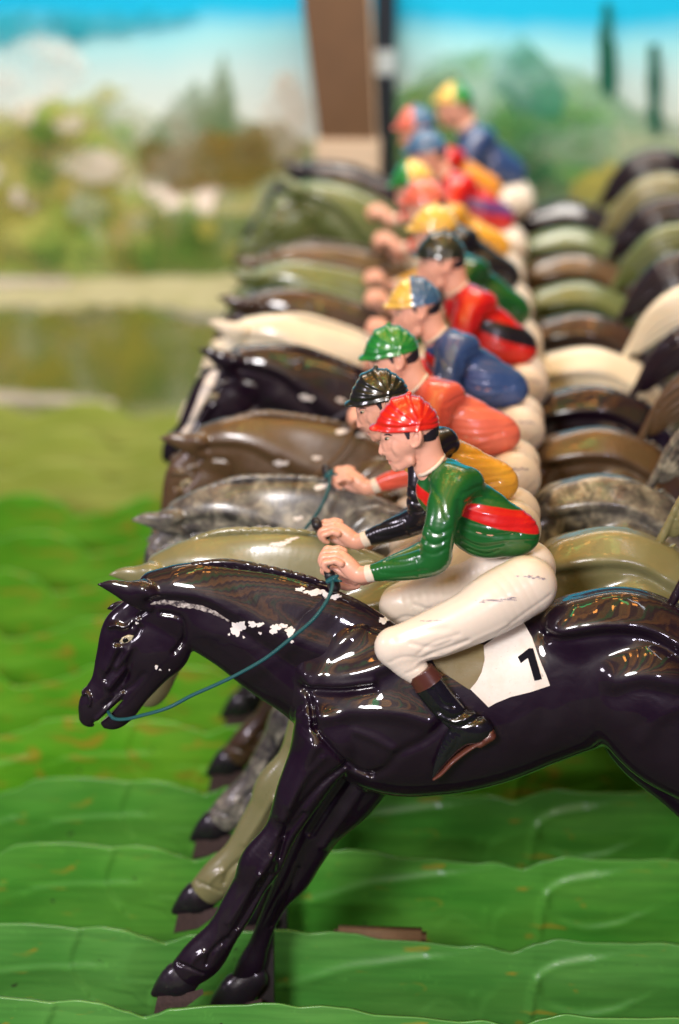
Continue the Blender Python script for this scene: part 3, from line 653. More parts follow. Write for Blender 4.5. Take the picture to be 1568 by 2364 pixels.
    # --- boots
    for sg in (1, -1):
        m = lambda rows: [(r[0], r[1]*sg, r[2], r[3], r[4]) for r in rows]
        BY = -.066
        bc = [(m(C3([(978, 1565, 31), (990, 1583, 35), (1022, 1622, 36), (1050, 1652, 33), (1085, 1676, 34), (1104, 1682, 30)], ys=.66, Y=BY)), .003, 'add'),
              (m(C3([(1098, 1684, 36), (1066, 1694, 32), (1036, 1728, 21), (1014, 1765, 12), (1000, 1794, 3)], ys=.66, Y=BY)), .004, 'add'),
              (m(C3([(1130, 1682, 9), (1122, 1690, 14)], ys=1.1, Y=BY)), .004, 'add')]
        def bpost(F, BY=BY):
            s = lambda pts, w, a: F.stroke(XZ(pts, BY-.008), w*U, a)
            s([(1012, 1640), (1042, 1658), (1088, 1640)], 6, .0026); s([(1020, 1665), (1060, 1675), (1108, 1660)], 5, .0024); s([(1000, 1590), (1022, 1622), (1045, 1630)], 5, .0018); s([(1012, 1650), (1050, 1665), (1095, 1650)], 5, -.0016)
            s([(1062, 1690), (1052, 1720), (1032, 1750)], 5, .0016); s([(1040, 1590), (1055, 1610), (1075, 1625)], 5, .0014)
        V, Q = sculpt('boot', bc, .00105, post=bpost, smooth=2); out.append(('boot', V, Q, 'boot', -1)); bi = len(out)-1
        V, Q = sculpt('boot_top', [(m(C3([(970, 1550, 33), (992, 1580, 38.5)], ys=.68, Y=BY)), .002, 'add')], .0011, sub=1)
        p0, p1 = np.array(m(C3([(970, 1550, 1)], Y=BY))[0][:3]), np.array(m(C3([(990, 1578, 1)], Y=BY))[0][:3]); d = (p1-p0)/np.linalg.norm(p1-p0); L = np.linalg.norm(p1-p0)
        t = (V-p0)@d; V = V-np.outer(np.clip(t-L, 0, None)*.92+np.clip(t, None, 0)*.92, d)
        out.append(('boot_top', V, Q, 'boot_top', bi))
        V, Q = sculpt('sole', [(m(C3([(1001, 1799, 3), (1020, 1784, 5), (1045, 1757, 6), (1075, 1733, 6), (1108, 1712, 6), (1132, 1698, 6)], ys=2.6, Y=BY)), .001, 'add'), (m(C3([(1108, 1716, 10), (1136, 1699, 10)], ys=1.7, Y=BY)), .001, 'add'), (m(C3([(1122, 1702, 11), (1133, 1690, 9)], ys=1.7, Y=BY)), .002, 'add')], .0011)
        out.append(('sole', V, Q, 'sole_brown', bi))
    res = []
    for row in out:
        name, V, F, key, par = row[:5]; V = np.array([tuple(v) for v in V])-JORG
        me = mesh_np(name, V, F) if isinstance(F, np.ndarray) else mesh_py(name, V, F)
        if len(row) > 5:
            for an, val in row[5].items():
                a = me.attributes.new(an, 'FLOAT', 'POINT'); a.data.foreach_set('value', np.asarray(val, np.float32))
        res.append((name, me, key, par))
    return res
JM = build_jockey()
# ---------------------------------------------------------------- paints
M = {}
BLACK = (0.0082, 0.0024, 0.0096, 1); OLIVE = (0.19, 0.185, 0.085, 1); BROWN = (0.060, 0.032, 0.016, 1); WHITE = (0.74, 0.66, 0.50, 1); DKBROWN = (0.035, 0.016, 0.012, 1); CHEST = (0.085, 0.035, 0.018, 1)
M['black'] = lacquer('black_lacquer', BLACK, rough=.42, coat=1, coat_r=.03, var=.2, bumps=.22, spec=.22)
M['olive'] = lacquer('olive_lacquer', OLIVE, c2=(0.25, 0.235, 0.11, 1), rough=.32, coat=.8, coat_r=.10, var=.25, scale=9)
M['brown'] = lacquer('brown_lacquer', BROWN, c2=(0.125, 0.075, 0.036, 1), rough=.34, coat=.7, coat_r=.12, var=.25, scale=9)
M['white'] = lacquer('white_lacquer', WHITE, c2=(0.80, 0.74, 0.60, 1), rough=.36, coat=.6, coat_r=.12, var=.05)
M['dkbrown'] = lacquer('dark_brown_lacquer', DKBROWN, rough=.4, coat=1, coat_r=.035, spec=.25, bumps=.2)
M['chestnut'] = lacquer('chestnut_lacquer', CHEST, c2=(0.12, 0.08, 0.035, 1), rough=.4, coat=1, coat_r=.04, spec=.25, bumps=.2)
M['pale'] = lacquer('pale_olive_lacquer', (0.085, 0.12, 0.035, 1), c2=(0.14, 0.18, 0.055, 1), rough=.32, coat=.7, coat_r=.12, scale=9)
def dapple():
    t = NT('dapple_grey_paint'); n = t.noise(48, 6, 0.62, dist=.5); n2 = t.ramp(t.noise(11, 3, .5), [(.3, (.55, .55, .55, 1)), (.6, (1, 1, 1, 1))])
    c = t.ramp(n, [(0.36, (0.018, 0.016, 0.020, 1)), (0.45, (0.07, 0.065, 0.062, 1)), (0.55, (0.165, 0.155, 0.125, 1)), (0.66, (0.34, 0.32, 0.26, 1))])
    t.col(t.mix(n2, dark((.16, .15, .15, 1), 1), c)); t.bump(t.noise(60, 3), .1, .002); return t.set(.34, .5, .14)
M['dapple'] = dapple()
M['hoof'] = lacquer('hoof_lacquer', (0.012, 0.008, 0.014, 1), rough=.3, coat=1, coat_r=.08)
M['sole'] = plain('worn_block', (0.055, 0.032, 0.030, 1), .75, 0, .7, 240, .5)
M['eye'] = plain('eye_white', (0.52, 0.46, 0.30, 1), .25, .8); M['pupil'] = plain('pupil_black', (0.006, 0.005, 0.006, 1), .2, .8); M['jeye'] = plain('figure_eye_white', (0.40, 0.24, 0.18, 1), .4, .3)
M['cloth'] = plain('white_cloth_paint', (0.80, 0.74, 0.68, 1), .45, .25, .05, 90)
def clothmat():
    t = NT('stained_cloth'); c = t.mix(t.ramp(t.noise(22, 6, .7), [(.45, (0, 0, 0, 1)), (.75, (.55, .55, .55, 1))]), (0.80, 0.75, 0.69, 1), (0.58, 0.47, 0.34, 1))
    c = t.mix(t.ramp(t.noise(160, 3, .6), [(.66, (0, 0, 0, 1)), (.72, (.6, .6, .6, 1))]), c, (0.36, 0.30, 0.26, 1)); t.col(c); t.bump(t.noise(90, 4), .2, .001); return t.set(.5, .2, .2)
M['cloth'] = clothmat()
M['flap'] = lacquer('saddle_olive', (0.17, 0.13, 0.045, 1), rough=.45, coat=.3, coat_r=.2, var=.25)
M['ink'] = plain('number_black', (0.006, 0.005, 0.010, 1), .8, 0); M['ink'].node_tree.nodes['Principled BSDF'].inputs['Specular IOR Level'].default_value = .12
M['grip'] = plain('grip_black', (0.010, 0.008, 0.012, 1), .5, .1)
def cordmat():
    t = NT('teal_cord'); c = t.n('ShaderNodeTexCoord'); wv = t.n('ShaderNodeTexWave', wave_type='BANDS', bands_direction='DIAGONAL'); wv.inputs['Scale'].default_value = 260; wv.inputs['Distortion'].default_value = 1; t.l(c.outputs['Object'], wv.inputs['Vector'])
    t.col(t.mix(wv.outputs['Fac'], (0.004, 0.05, 0.065, 1), (0.010, 0.13, 0.15, 1))); t.bump(wv.outputs['Fac'], .6, .001); return t.set(.5, .1)
M['rein'] = cordmat()
M['brown_rein'] = plain('brown_cord', (0.11, 0.06, 0.02, 1), .6); M['grey_rein'] = plain('grey_cord', (0.05, 0.05, 0.08, 1), .6)
M['post'] = plain('dark_steel', (0.018, 0.014, 0.016, 1), .6, .1, .6, 90, .4)
M['chip'] = plain('bare_plaster', (0.80, 0.76, 0.74, 1), .7, 0, .10, 160, .4)
def greychip():
    t = NT('rubbed_plaster'); t.col(t.ramp(t.noise(130, 5, .7), [(.42, (0.03, 0.022, 0.03, 1)), (.52, (.30, .27, .25, 1)), (.66, (.62, .58, .56, 1))])); t.bump(t.noise(300, 3), .3, .001); return t.set(.6)
M['chip_grey'] = greychip()
def skinmat():
    t = NT('painted_skin'); b = t.mix(t.noise(40, 4), (0.68, 0.33, 0.23, 1), (0.76, 0.41, 0.30, 1))
    b = t.mix(t.ramp(t.noise(90, 3), [(.55, (0, 0, 0, 1)), (.8, (.35, .35, .35, 1))]), b, (0.72, 0.27, 0.18, 1))
    lp = t.n('ShaderNodeMath', operation='MULTIPLY', i_1=.45); t.l(t.mask('lips', .0014), lp.inputs[0])
    b = t.mix(lp.outputs[0], b, (0.55, 0.14, 0.10, 1)); t.col(b); t.bump(t.noise(200, 3), .06, .001)
    return t.set(.42, .25, .2)
M['skin'] = skinmat()
M['hair'] = plain('painted_hair', (0.013, 0.010, 0.018, 1), .5, .2); M['cuff'] = plain('cream_cuff', (0.72, 0.62, 0.50, 1), .5, .15, .06)
def trous():
    t = NT('cream_trousers'); c = t.mix(t.noise(26, 5, .6), (0.80, 0.72, 0.62, 1), (0.72, 0.62, 0.52, 1))
    c = t.mix(t.ramp(t.noise(9, 6, .7), [(.60, (0, 0, 0, 1)), (.78, (.4, .4, .4, 1))]), c, (0.52, 0.42, 0.34, 1)); t.col(c); t.bump(t.noise(120, 4), .12, .001); return t.set(.38, .25, .2)
M['trousers'] = trous()
M['scuff'] = plain('dark_scuff', (0.34, 0.29, 0.33, 1), .7, 0, .6, 300)
M['boot'] = lacquer('boot_black', (0.006, 0.006, 0.009, 1), rough=.2, coat=1, coat_r=.04, bumps=.2); M['boot_top'] = lacquer('boot_brown', (0.075, 0.022, 0.014, 1), rough=.3, coat=.8, coat_r=.1); M['sole_brown'] = plain('sole_brown', (0.10, 0.03, 0.018, 1), .45, .3)
def jersey(name, base, stripe=None, sleeve=None, patch=None, chest=None, low=None):
    t = NT(name); n = t.noise(30, 4, .6)
    v = lambda c: t.mix(n, dark(c, .86), dark(c, 1.12))
    c = v(base)
    if chest: c = t.mix(t.mask('chest'), c, v(chest))
    if low: c = t.mix(t.mask('low'), c, v(low))
    if stripe: c = t.mix(t.mask('stripe'), c, v(stripe))
    if patch: c = t.mix(t.mask('patch'), c, v(patch))
    if sleeve: c = t.mix(t.mask('sleeve'), c, v(sleeve))
    t.col(c); t.bump(t.noise(48, 3, .5), .12, .002); return t.set(.30, .8, .08)
def capmat(name, a, b=None, c=None):
    t = NT(name); n = t.noise(40, 4, .6); v = lambda q: t.mix(n, dark(q, .82), dark(q, 1.15)); k = v(a)
    if b: k = t.mix(t.mask('front'), v(b), v(a))
    t.col(k); t.bump(t.noise(70, 3, .5), .12, .002); return t.set(.28, .9, .07)
GREEN = (0.008, 0.105, 0.018, 1); RED = (0.62, 0.012, 0.008, 1); YEL = (0.78, 0.40, 0.04, 1); SALM = (0.74, 0.155, 0.095, 1); BLUE = (0.032, 0.075, 0.22, 1); KBLK = (0.010, 0.009, 0.012, 1); ORANGE = (0.78, 0.30, 0.03, 1); PURP = (0.14, 0.05, 0.20, 1); CAPG = (0.015, 0.22, 0.035, 1); LYEL = (0.82, 0.52, 0.10, 1); CAPB = (0.05, 0.13, 0.26, 1); CAMO = (0.018, 0.024, 0.014, 1)
# ---------------------------------------------------------------- the race: eleven lanes
def place(root, pivot, base, phi, n, dx=0.0, dz=0.0):
    """stand a copy in lane n, rocked by phi about its pivot"""
    c, s = math.cos(phi), math.sin(phi); d = base-pivot
    root.rotation_euler = (0, phi, 0)
    root.location = (pivot[0]+c*d[0]+s*d[2]+dx, pivot[1]+d[1]+n*LANE, pivot[2]-s*d[0]+c*d[2]+dz)
HPIV = P(1390, 1560); JPIV = P(1200, 1340)
LANES = [  # horse paint, mane, tail, rein, horse pitch (deg, + nose down), dx px, dz px | jockey pitch, dx, dz | cap | jersey
    ('black', 'black', 'black', 'rein', 0, 0, 0, 0, 0, 0),
    ('olive', 'olive', 'olive', 'brown_rein', 11.8, 0, 0, 9.0, -26, -14),
    ('dapple', 'dapple', 'dapple', 'rein', 12.0, 0, 0, 8.0, -18, -22),
    ('brown', 'brown', 'brown', 'brown_rein', 3.7, 0, 0, 3.0, 0, -22),
    ('black', 'black', 'black', 'grey_rein', -9.5, 0, 0, -4.0, 18, -20),
    ('white', 'white', 'white', 'brown_rein', -6.7, 0, 0, -1.0, 10, -20),
    ('dkbrown', 'pale', 'black', 'brown_rein', -4, 0, 0, 2.0, -10, -12),
    ('pale', 'chestnut', 'pale', 'brown_rein', -2.5, 0, 0, 7.0, -30, -12),
    ('chestnut', 'dkbrown', 'black', 'brown_rein', 3, 0, 0, 3.0, -18, -6),
    ('pale', 'pale', 'olive', 'brown_rein', -18, 0, 0, 4.0, -60, 10),
    ('black', 'black', 'black', 'grey_rein', -15, 0, 10, -5.0, 18, -12),
]
JERS = [jersey('green_jersey', GREEN, stripe=RED, patch=RED), jersey('yellow_jersey', YEL, sleeve=KBLK), jersey('salmon_jersey', SALM, sleeve=(0.66, 0.10, 0.06, 1)), jersey('blue_jersey', BLUE, patch=RED), jersey('red_jersey', RED, stripe=KBLK),  # salmon sleeve: its shade is put into the paint as a darker red
        jersey('green_yellow_jersey', GREEN, chest=YEL), jersey('black_jersey', KBLK, chest=RED), jersey('amber_jersey', YEL), jersey('red_purple_jersey', RED, stripe=PURP), jersey('orange_jersey', ORANGE, sleeve=RED, chest=RED), jersey('navy_jersey', dark(BLUE, .8))]
CAPS = [capmat('red_cap', (0.66, 0.018, 0.008, 1)), capmat('black_cap', (0.014, 0.016, 0.011, 1)), capmat('green_cap', CAPG), capmat('yellow_blue_cap', LYEL, CAPB), capmat('dark_cap', CAMO), capmat('yellow_cap', LYEL), capmat('salmon_cap', SALM), capmat('green_yellow_cap', CAPG, LYEL), capmat('blue_cap', CAPB), capmat('red_blue_cap', SALM, CAPB), capmat('yellow_green_cap', LYEL, CAPG)]
HLAB = ['glossy black racehorse with white paint chips and number 1 cloth', 'olive tan racehorse behind the glossy black one', 'dapple grey racehorse with mottled coat and teal rein', 'brown racehorse between the dapple grey and the white-blazed black one', 'black racehorse with a white blaze down its face',
        'cream white racehorse in the middle of the row', 'dark brown racehorse with a pale mane behind the white one', 'pale olive racehorse with reddish mane behind the dark brown one', 'dark reddish racehorse under the jockey in red with purple stripe', 'pale olive racehorse rearing with raised neck near the far end', 'black racehorse farthest away in the row']
JLAB = ['jockey in red cap and green jersey with red stripe', 'jockey in black cap and yellow jersey with black sleeves', 'jockey in green cap and salmon pink jersey', 'jockey in yellow and blue cap and blue jersey', 'jockey in dark cap and red jersey with black stripe',
        'jockey in yellow cap and green jersey with yellow chest', 'jockey in black jersey with red chest, mostly hidden', 'jockey in amber yellow jersey and green and yellow cap', 'jockey in blue cap and red jersey with purple stripe', 'jockey in orange jersey and red and blue cap', 'jockey in navy blue jersey and yellow and green cap, farthest away']
def assemble(root, meshes, mats, swing=0.0, nk=None):
    objs = []; neck = nk
    for name, me, key, par in meshes:
        if not me.materials: me.materials.append(None)
        o = link(name, me, None, root); o.material_slots[0].link = 'OBJECT'; o.material_slots[0].material = mats.get(key, M.get(key)); objs.append((o, par))
        if par == 'N': neck = o; o.location = Vector(NPIV-ORG); o.rotation_euler = (0, -swing, 0)
    for o, par in objs:
        if par == 1 and neck is not None: o.parent = neck
        elif par not in (-1, 'N'): o.parent = objs[par][0]
    return [o for o, _ in objs]
for i, L in enumerate(LANES):
    h = thing('racehorse', HLAB[i], 'racehorse', (0, 0, 0), 'carved racehorses in the row')
    hm = {'coat': M[L[0]], 'mane': M[L[1]], 'tail': M[L[2]], 'rein': M[L[3]]}
    nk = assemble(h, [q for q in HM if i != 1 or not q[0].startswith('rein')], hm, math.radians(L[4]))[1]
    if i == 0: assemble(h, NUM+CHIP0+CHIPG, hm, 0, nk)
    elif i == 1: assemble(h, CHIP1, hm, 0, nk)
    elif i in (2, 3): assemble(h, CHIP2, hm, 0, nk)
    elif i == 4: assemble(h, BLZ+CHIP2, hm, 0, nk)
    place(h, HPIV, ORG, 0.0, i, L[5]*U, L[6]*U)
    j = thing('jockey_figure', JLAB[i], 'jockey figure', (0, 0, 0), 'jockeys riding the racehorses')
    assemble(j, JM, {'jersey': JERS[i], 'cap': CAPS[i]})
    place(j, JPIV, JORG, -math.radians(L[7]), i, L[8]*U, L[9]*U)
# ---------------------------------------------------------------- scalloped grass boards between the lanes
PROF = np.array([(-1200, 20), (-1100, 6), (-1020, 2), (-900, 28), (-820, 60), (-760, 62), (-700, 40), (-600, 8), (-500, 4), (-420, 30), (-350, 82), (-300, 78), (-240, 66), (-170, 44), (-100, 10), (-40, 3), (30, 0), (100, 4), (160, 10), (225, 3), (275, 8), (345, 28), (385, 41), (415, 32), (445, 18), (549, 6), (626, 3), (665, -3), (704, -4), (755, 4), (810, -2), (870, 2), (940, 17), (1027, 19), (1139, 28), (1195, 22), (1273, 39), (1334, 14), (1390, 0), (1463, 8), (1568, 5), (1650, 0), (1720, 8), (1800, 25), (1900, 30), (2000, 10), (2100, 0), (2200, 14), (2320, 20)], float)
def prof(x):
    i = np.clip(np.searchsorted(PROF[:, 0], x)-1, 0, len(PROF)-2); a, b = PROF[i], PROF[i+1]; t = np.clip((x-a[:, 0])/(b[:, 0]-a[:, 0]), 0, 1)
    # smooth bumps with slightly sharp dips
    t = t*t*(3-2*t)*.6+t*.4; return a[:, 1]+(b[:, 1]-a[:, 1])*t
def seg_d(x, y, pts):
    A = catmull(np.array(pts, float), 5) if len(pts) > 2 else np.array(pts, float); D = np.full(x.shape, 1e3); side = np.zeros(x.shape)
    for i in range(len(A)-1):
        a, b = A[i], A[i+1]; d = b-a; t = np.clip(((x-a[0])*d[0]+(y-a[1])*d[1])/(d@d), 0, 1); q = np.hypot(x-a[0]-t*d[0], y-a[1]-t*d[1]); m = q < D
        side = np.where(m, np.sign(d[0]*(y-a[1])-d[1]*(x-a[0])), side); D = np.minimum(D, q)
    return D, side
# raised leaf edges moulded in the boards: (points in board pixels, x and depth below the crest), width, height
RIDGES = [([(700, 140), (780, 112), (860, 84), (960, 62), (1040, 48)], 16, 3.2), ([(1320, 190), (1326, 120), (1350, 84), (1400, 62), (1470, 44)], 9, 4.0), ([(1340, 100), (1350, 150), (1390, 185), (1460, 196), (1540, 180), (1580, 160)], 8, 3.4), ([(1330, 170), (1322, 215), (1318, 260)], 6, 2.6),
          ([(160, 30), (142, 70), (140, 110), (156, 150), (180, 180)], 7, 3.6), ([(-60, 132), (40, 118), (120, 110), (190, 104)], 9, 2.6), ([(-420, 150), (-300, 132), (-180, 110)], 9, 2.6), ([(1180, 205), (1170, 170), (1172, 150)], 4, 1.6), ([(1200, 205), (1206, 170), (1218, 148)], 5, 2.0), ([(1060, 190), (1085, 172), (1120, 176), (1150, 200)], 5, 1.4),
          ([(345, 205), (352, 170), (372, 140)], 5, 3.2), ([(325, 200), (300, 172), (262, 168)], 4, 2.4), ([(372, 205), (392, 160), (400, 140)], 5, 3.0), ([(300, 140), (380, 132)], 4, 2.4), ([(1720, 180), (1760, 110), (1840, 70)], 9, 3.4), ([(1900, 170), (2000, 140), (2100, 130)], 12, 2.4), ([(430, 200), (520, 170), (600, 176)], 10, 1.6)]
def board_mesh(seed, flat=1.0):
    rng = np.random.RandomState(seed)
    xs = np.arange(-1150, 2301, 7.0); ts = np.concatenate([np.linspace(0, 10, 5), np.linspace(16, 330, 48)])
    X, T = np.meshgrid(xs, ts); top = prof(xs)[None, :]
    bx = X-0; rel = np.zeros(X.shape)
    for pts, wd, hg in RIDGES:
        D, sd = seg_d(X, T+top*.6, pts); rel += hg*1.1*np.exp(-(D/wd)**2)+hg*1.2*np.clip(D/9, 0, 1)*np.exp(-D/(wd*4.5))*sd
    for k in range(9):
        fx, fy, ph = rng.uniform(.004, .02), rng.uniform(.006, .02), rng.uniform(0, 6.28); rel += rng.uniform(.6, 1.5)*np.sin(X*fx+T*fy*rng.choice([-1, 1])+ph)
    rel += 4*np.sin(np.clip(T/170, 0, 1)*math.pi)
    rel *= flat; a = P(0, 2305, -.078); zt = a[2]
    n, m = X.shape; front = np.stack([P(0, 2305, 0)[0]+X*U, -rel*U-.0045, np.full(X.shape, zt)-(top+T)*U/0.94], -1).reshape(-1, 3)
    back = front.copy(); back[:, 1] = .0
    V = np.concatenate([front, back]); i = np.arange(n*m).reshape(n, m)
    Q = [np.stack([i[:-1, :-1], i[1:, :-1], i[1:, 1:], i[:-1, 1:]], -1).reshape(-1, 4)]
    k = n*m; Q.append(Q[0][:, ::-1]+k); e = i[0]; Q.append(np.stack([e[:-1], e[1:], e[1:]+k, e[:-1]+k], 1)); e = i[-1]; Q.append(np.stack([e[1:], e[:-1], e[:-1]+k, e[1:]+k], 1))
    for e in (i[:, 0][::-1], i[:, -1]): Q.append(np.stack([e[1:], e[:-1], e[:-1]+k, e[1:]+k], 1))
    ridge = np.concatenate([rel.ravel(), rel.ravel()*0])
    me = mesh_np('grass_board', V, np.concatenate(Q)); return me
def boardmat(name, c, c2, yel=.0, coat=.5):
    t = NT(name); co = t.n('ShaderNodeTexCoord')
    mp = t.n('ShaderNodeMapping'); mp.inputs['Scale'].default_value = (3, 1, 7); t.l(co.outputs['Object'], mp.inputs['Vector'])
    n1 = t.n('ShaderNodeTexNoise'); n1.inputs['Scale'].default_value = 1.6; n1.inputs['Detail'].default_value = 4; t.l(mp.outputs[0], n1.inputs['Vector'])
    c0 = t.mix(t.ramp(n1.outputs['Fac'], [(.35, (0, 0, 0, 1)), (.65, (1, 1, 1, 1))]), c, c2)
    n2 = t.n('ShaderNodeTexNoise'); n2.inputs['Scale'].default_value = 5.5; n2.inputs['Detail'].default_value = 3; n2.inputs['Distortion'].default_value = .8; t.l(mp.outputs[0], n2.inputs['Vector'])
    msk = t.n('ShaderNodeMapRange', i_1=.66-yel*.12, i_2=.75-yel*.1, i_3=0.0, i_4=.75); t.l(n2.outputs['Fac'], msk.inputs[0])
    c1 = t.mix(msk.outputs[0], c0, (0.36, 0.26, 0.02, 1))  # ochre strokes; the extra ones on leaf boards paint in warm yellow glints
    mb = t.n('ShaderNodeMapping'); mb.inputs['Scale'].default_value = (9, 60, 150); t.l(co.outputs['Object'], mb.inputs['Vector']); nb = t.n('ShaderNodeTexNoise'); nb.inputs['Scale'].default_value = 1; nb.inputs['Detail'].default_value = 4; t.l(mb.outputs[0], nb.inputs['Vector'])
    c1 = t.mix(t.ramp(nb.outputs['Fac'], [(.42, (0, 0, 0, 1)), (.62, (.32, .32, .32, 1))]), c1, dark(c, .55)); c1 = t.mix(t.ramp(t.noise(60, 5, .7), [(.60, (0, 0, 0, 1)), (.72, (.35, .35, .35, 1))]), c1, dark(c2, 1.5))
    sp = t.ramp(t.noise(95, 2, .4), [(.77, (0, 0, 0, 1)), (.79, (1, 1, 1, 1))])
    c1 = t.mix(sp, c1, (0.03, 0.05, 0.02, 1)); t.col(c1)
    t.bump(t.noise(170, 4, .6), .10, .001)
    r = t.n('ShaderNodeMapRange', i_1=.3, i_2=.7, i_3=.34, i_4=.55); t.l(n1.outputs['Fac'], r.inputs[0]); return t.set(r.outputs[0], coat, .22, .4)
BM = [board_mesh(3), board_mesh(11), board_mesh(5, .45), board_mesh(8, .45)]
BMAT = [boardmat('board_green', (0.058, 0.25, 0.038, 1), (0.090, 0.30, 0.052, 1), 0), boardmat('board_grass_green', (0.052, 0.26, 0.026, 1), (0.095, 0.33, 0.036, 1), .1), boardmat('board_leaf_green', (0.075, 0.36, 0.012, 1), (0.15, 0.42, 0.018, 1), 1.0), boardmat('board_pale_green', (0.33, 0.44, 0.07, 1), (0.42, 0.48, 0.11, 1), .3)]
BW = ['nearest scalloped green board along the bottom edge of the photo', 'scalloped green board directly behind the front black horse\'s hooves', 'scalloped green board behind the olive horse\'s hoof, with a leaf curve', 'scalloped green board with orange flecks, below the front horse\'s belly', 'green board with yellow streaks left of the hanging hooves', 'green board with yellow strokes below the front horse\'s muzzle', 'blurred green board level with the front horse\'s muzzle', 'blurred green board level with the front horse\'s eye', 'blurred green board left of the dapple grey horse\'s head', 'blurred green board left of the brown horse\'s face', 'farthest bright green board at the foot of the pale strip', 'pale yellowish green board last but one before the painted backdrop', 'pale yellowish green board standing right at the foot of the painted backdrop']
BDX = [0, -4, 28, 10, -30, 40, -60, 30, 90, -20, 50, 0, 30]; BDZ = [8, -22, 0, -2, 0, 2, -4, 4, 0, 3, 0, 0, 0]
for n in range(13):
    me = BM[n % 2+(2 if n > 4 else 0)]
    o = link('grass_board', me); o['label'] = BW[n]; o['category'] = 'grass board'; o['group'] = 'scalloped green boards between the lanes'
    if not me.materials: me.materials.append(None)
    o.material_slots[0].link = 'OBJECT'; o.material_slots[0].material = BMAT[0 if n < 2 else 1 if n < 4 else 2 if n < 10 else 3]
    o.location = (BDX[n]*U, n*LANE-.078, BDZ[n]*U)
# wooden rail lying behind the second board
v, f = box(P(770, 2150, .145)[0], P(985, 2150, .145)[0], .135, .160, P(800, 2190, .135)[2], P(800, 2153, .135)[2], .006)
o = link('wooden_rail', mesh_py('wooden_rail', v, f)); o.material_slots or o.data.materials.append(plain('raw_wood', (0.13, 0.075, 0.035, 1), .7, 0, .45, 60, .5))
o['label'] = 'short brown wooden rail peeping out between two green boards'; o['category'] = 'rail'
zf = P(0, 2470)[2]
v, f = box(-2.2, 2.4, -1.2, 2.9, zf-.05, zf); o = link('ground', mesh_py('ground', v, f, False)); o.data.materials.append(plain('stage_floor', (0.03, 0.06, 0.02, 1), .8)); o['kind'] = 'structure'
# ---------------------------------------------------------------- painted backdrop wall
YW = 13.0*LANE
def paint(name, c, c2, scale=5, c3=None, dist=.5):
    t = NT(name); n = t.noise(scale, 5, .6, dist=dist); c0 = t.ramp(n, [(.34, c), (.5, c2), (.66, c3 or c2)]); t.col(c0)
    m = t.n('ShaderNodeMath', operation='MULTIPLY_ADD', i_1=.5, i_2=-.25); t.l(t.noise(9, 4, .6), m.inputs[0]); ad = t.n('ShaderNodeMath', operation='ADD'); t.l(t.attr('spray'), ad.inputs[0]); t.l(m.outputs[0], ad.inputs[1])
    mr = t.n('ShaderNodeMapRange', i_1=.08, i_2=.40, i_3=0.0, i_4=.99); t.l(ad.outputs[0], mr.inputs[0]); t.l(mr.outputs[0], t.b.inputs['Alpha']); return t.set(.75, 0, .1, .2)
def wall_poly(pts, y, feather=30):
    """a patch of sprayed paint on the wall: a sheet whose edge thins out over the feather width (pixels)"""
    pts = [tuple(p) for p in catmull(np.array(list(pts)+[pts[0]], float), 3)[:-1]]; n = len(pts)
    A = np.array(pts); vs = [Vector(p) for p in pts]; st = 14
    for x in np.arange(A[:, 0].min(), A[:, 0].max(), st):
        for z in np.arange(A[:, 1].min(), A[:, 1].max(), st):
            if min(np.hypot(A[:, 0]-x, A[:, 1]-z)) > st*.6: vs.append(Vector((x, z)))
    v2, _, f2, _, _, _ = delaunay_2d_cdt(vs, [(i, (i+1) % n) for i in range(n)], [], 1, .001)
    Q = np.array([(v[0], 0, v[1]) for v in v2]); sd = np.clip(polysd(Q, pts), 0, feather)/feather
    Wp = [P(v[0], v[1], YW) for v in v2]
    me = mesh_py('paint_patch', [(p[0], y, p[2]) for p in Wp], [list(f) if (v2[f[1]]-v2[f[0]]).cross(v2[f[2]]-v2[f[0]]) > 0 else list(f)[::-1] for f in f2])
    a = me.attributes.new('spray', 'FLOAT', 'POINT'); a.data.foreach_set('value', sd.astype(np.float32)); return me
bd = thing('backdrop', 'painted countryside backdrop with trees, clouds and cypresses behind the race', 'backdrop', (0, YW, zf))
def skymat():
    t = NT('painted_sky'); co = t.n('ShaderNodeTexCoord'); sp = t.n('ShaderNodeSeparateXYZ'); t.l(co.outputs['Object'], sp.inputs[0])
    z0, z1 = P(784, 360, YW)[2]-zf, P(784, 0, YW)[2]-zf
    mr = t.n('ShaderNodeMapRange', i_1=z0, i_2=z1, i_3=0.0, i_4=1.0); t.l(sp.outputs[2], mr.inputs[0])
    nn = t.noise(3.0, 4, .5); ad = t.n('ShaderNodeMath', operation='MULTIPLY_ADD', i_1=.28, i_2=-.14); t.l(nn, ad.inputs[0]); a2 = t.n('ShaderNodeMath', operation='ADD'); t.l(mr.outputs[0], a2.inputs[0]); t.l(ad.outputs[0], a2.inputs[1])
    t.col(t.ramp(a2.outputs[0], [(0.0, lin(222, 220, 210)), (.5, lin(190, 216, 218)), (.74, lin(150, 212, 222)), (.92, lin(20, 172, 214))])); return t.set(.8, 0, .1, .2)
v, f = box(-2.0, 2.2, 0, .03, 0, 1.75); me = mesh_py('painted_sky', v, f, False); o = link('painted_sky', me, None, bd); me.materials.append(skymat())
for vv in me.vertices: pass
o.location = (0, .012, 0)
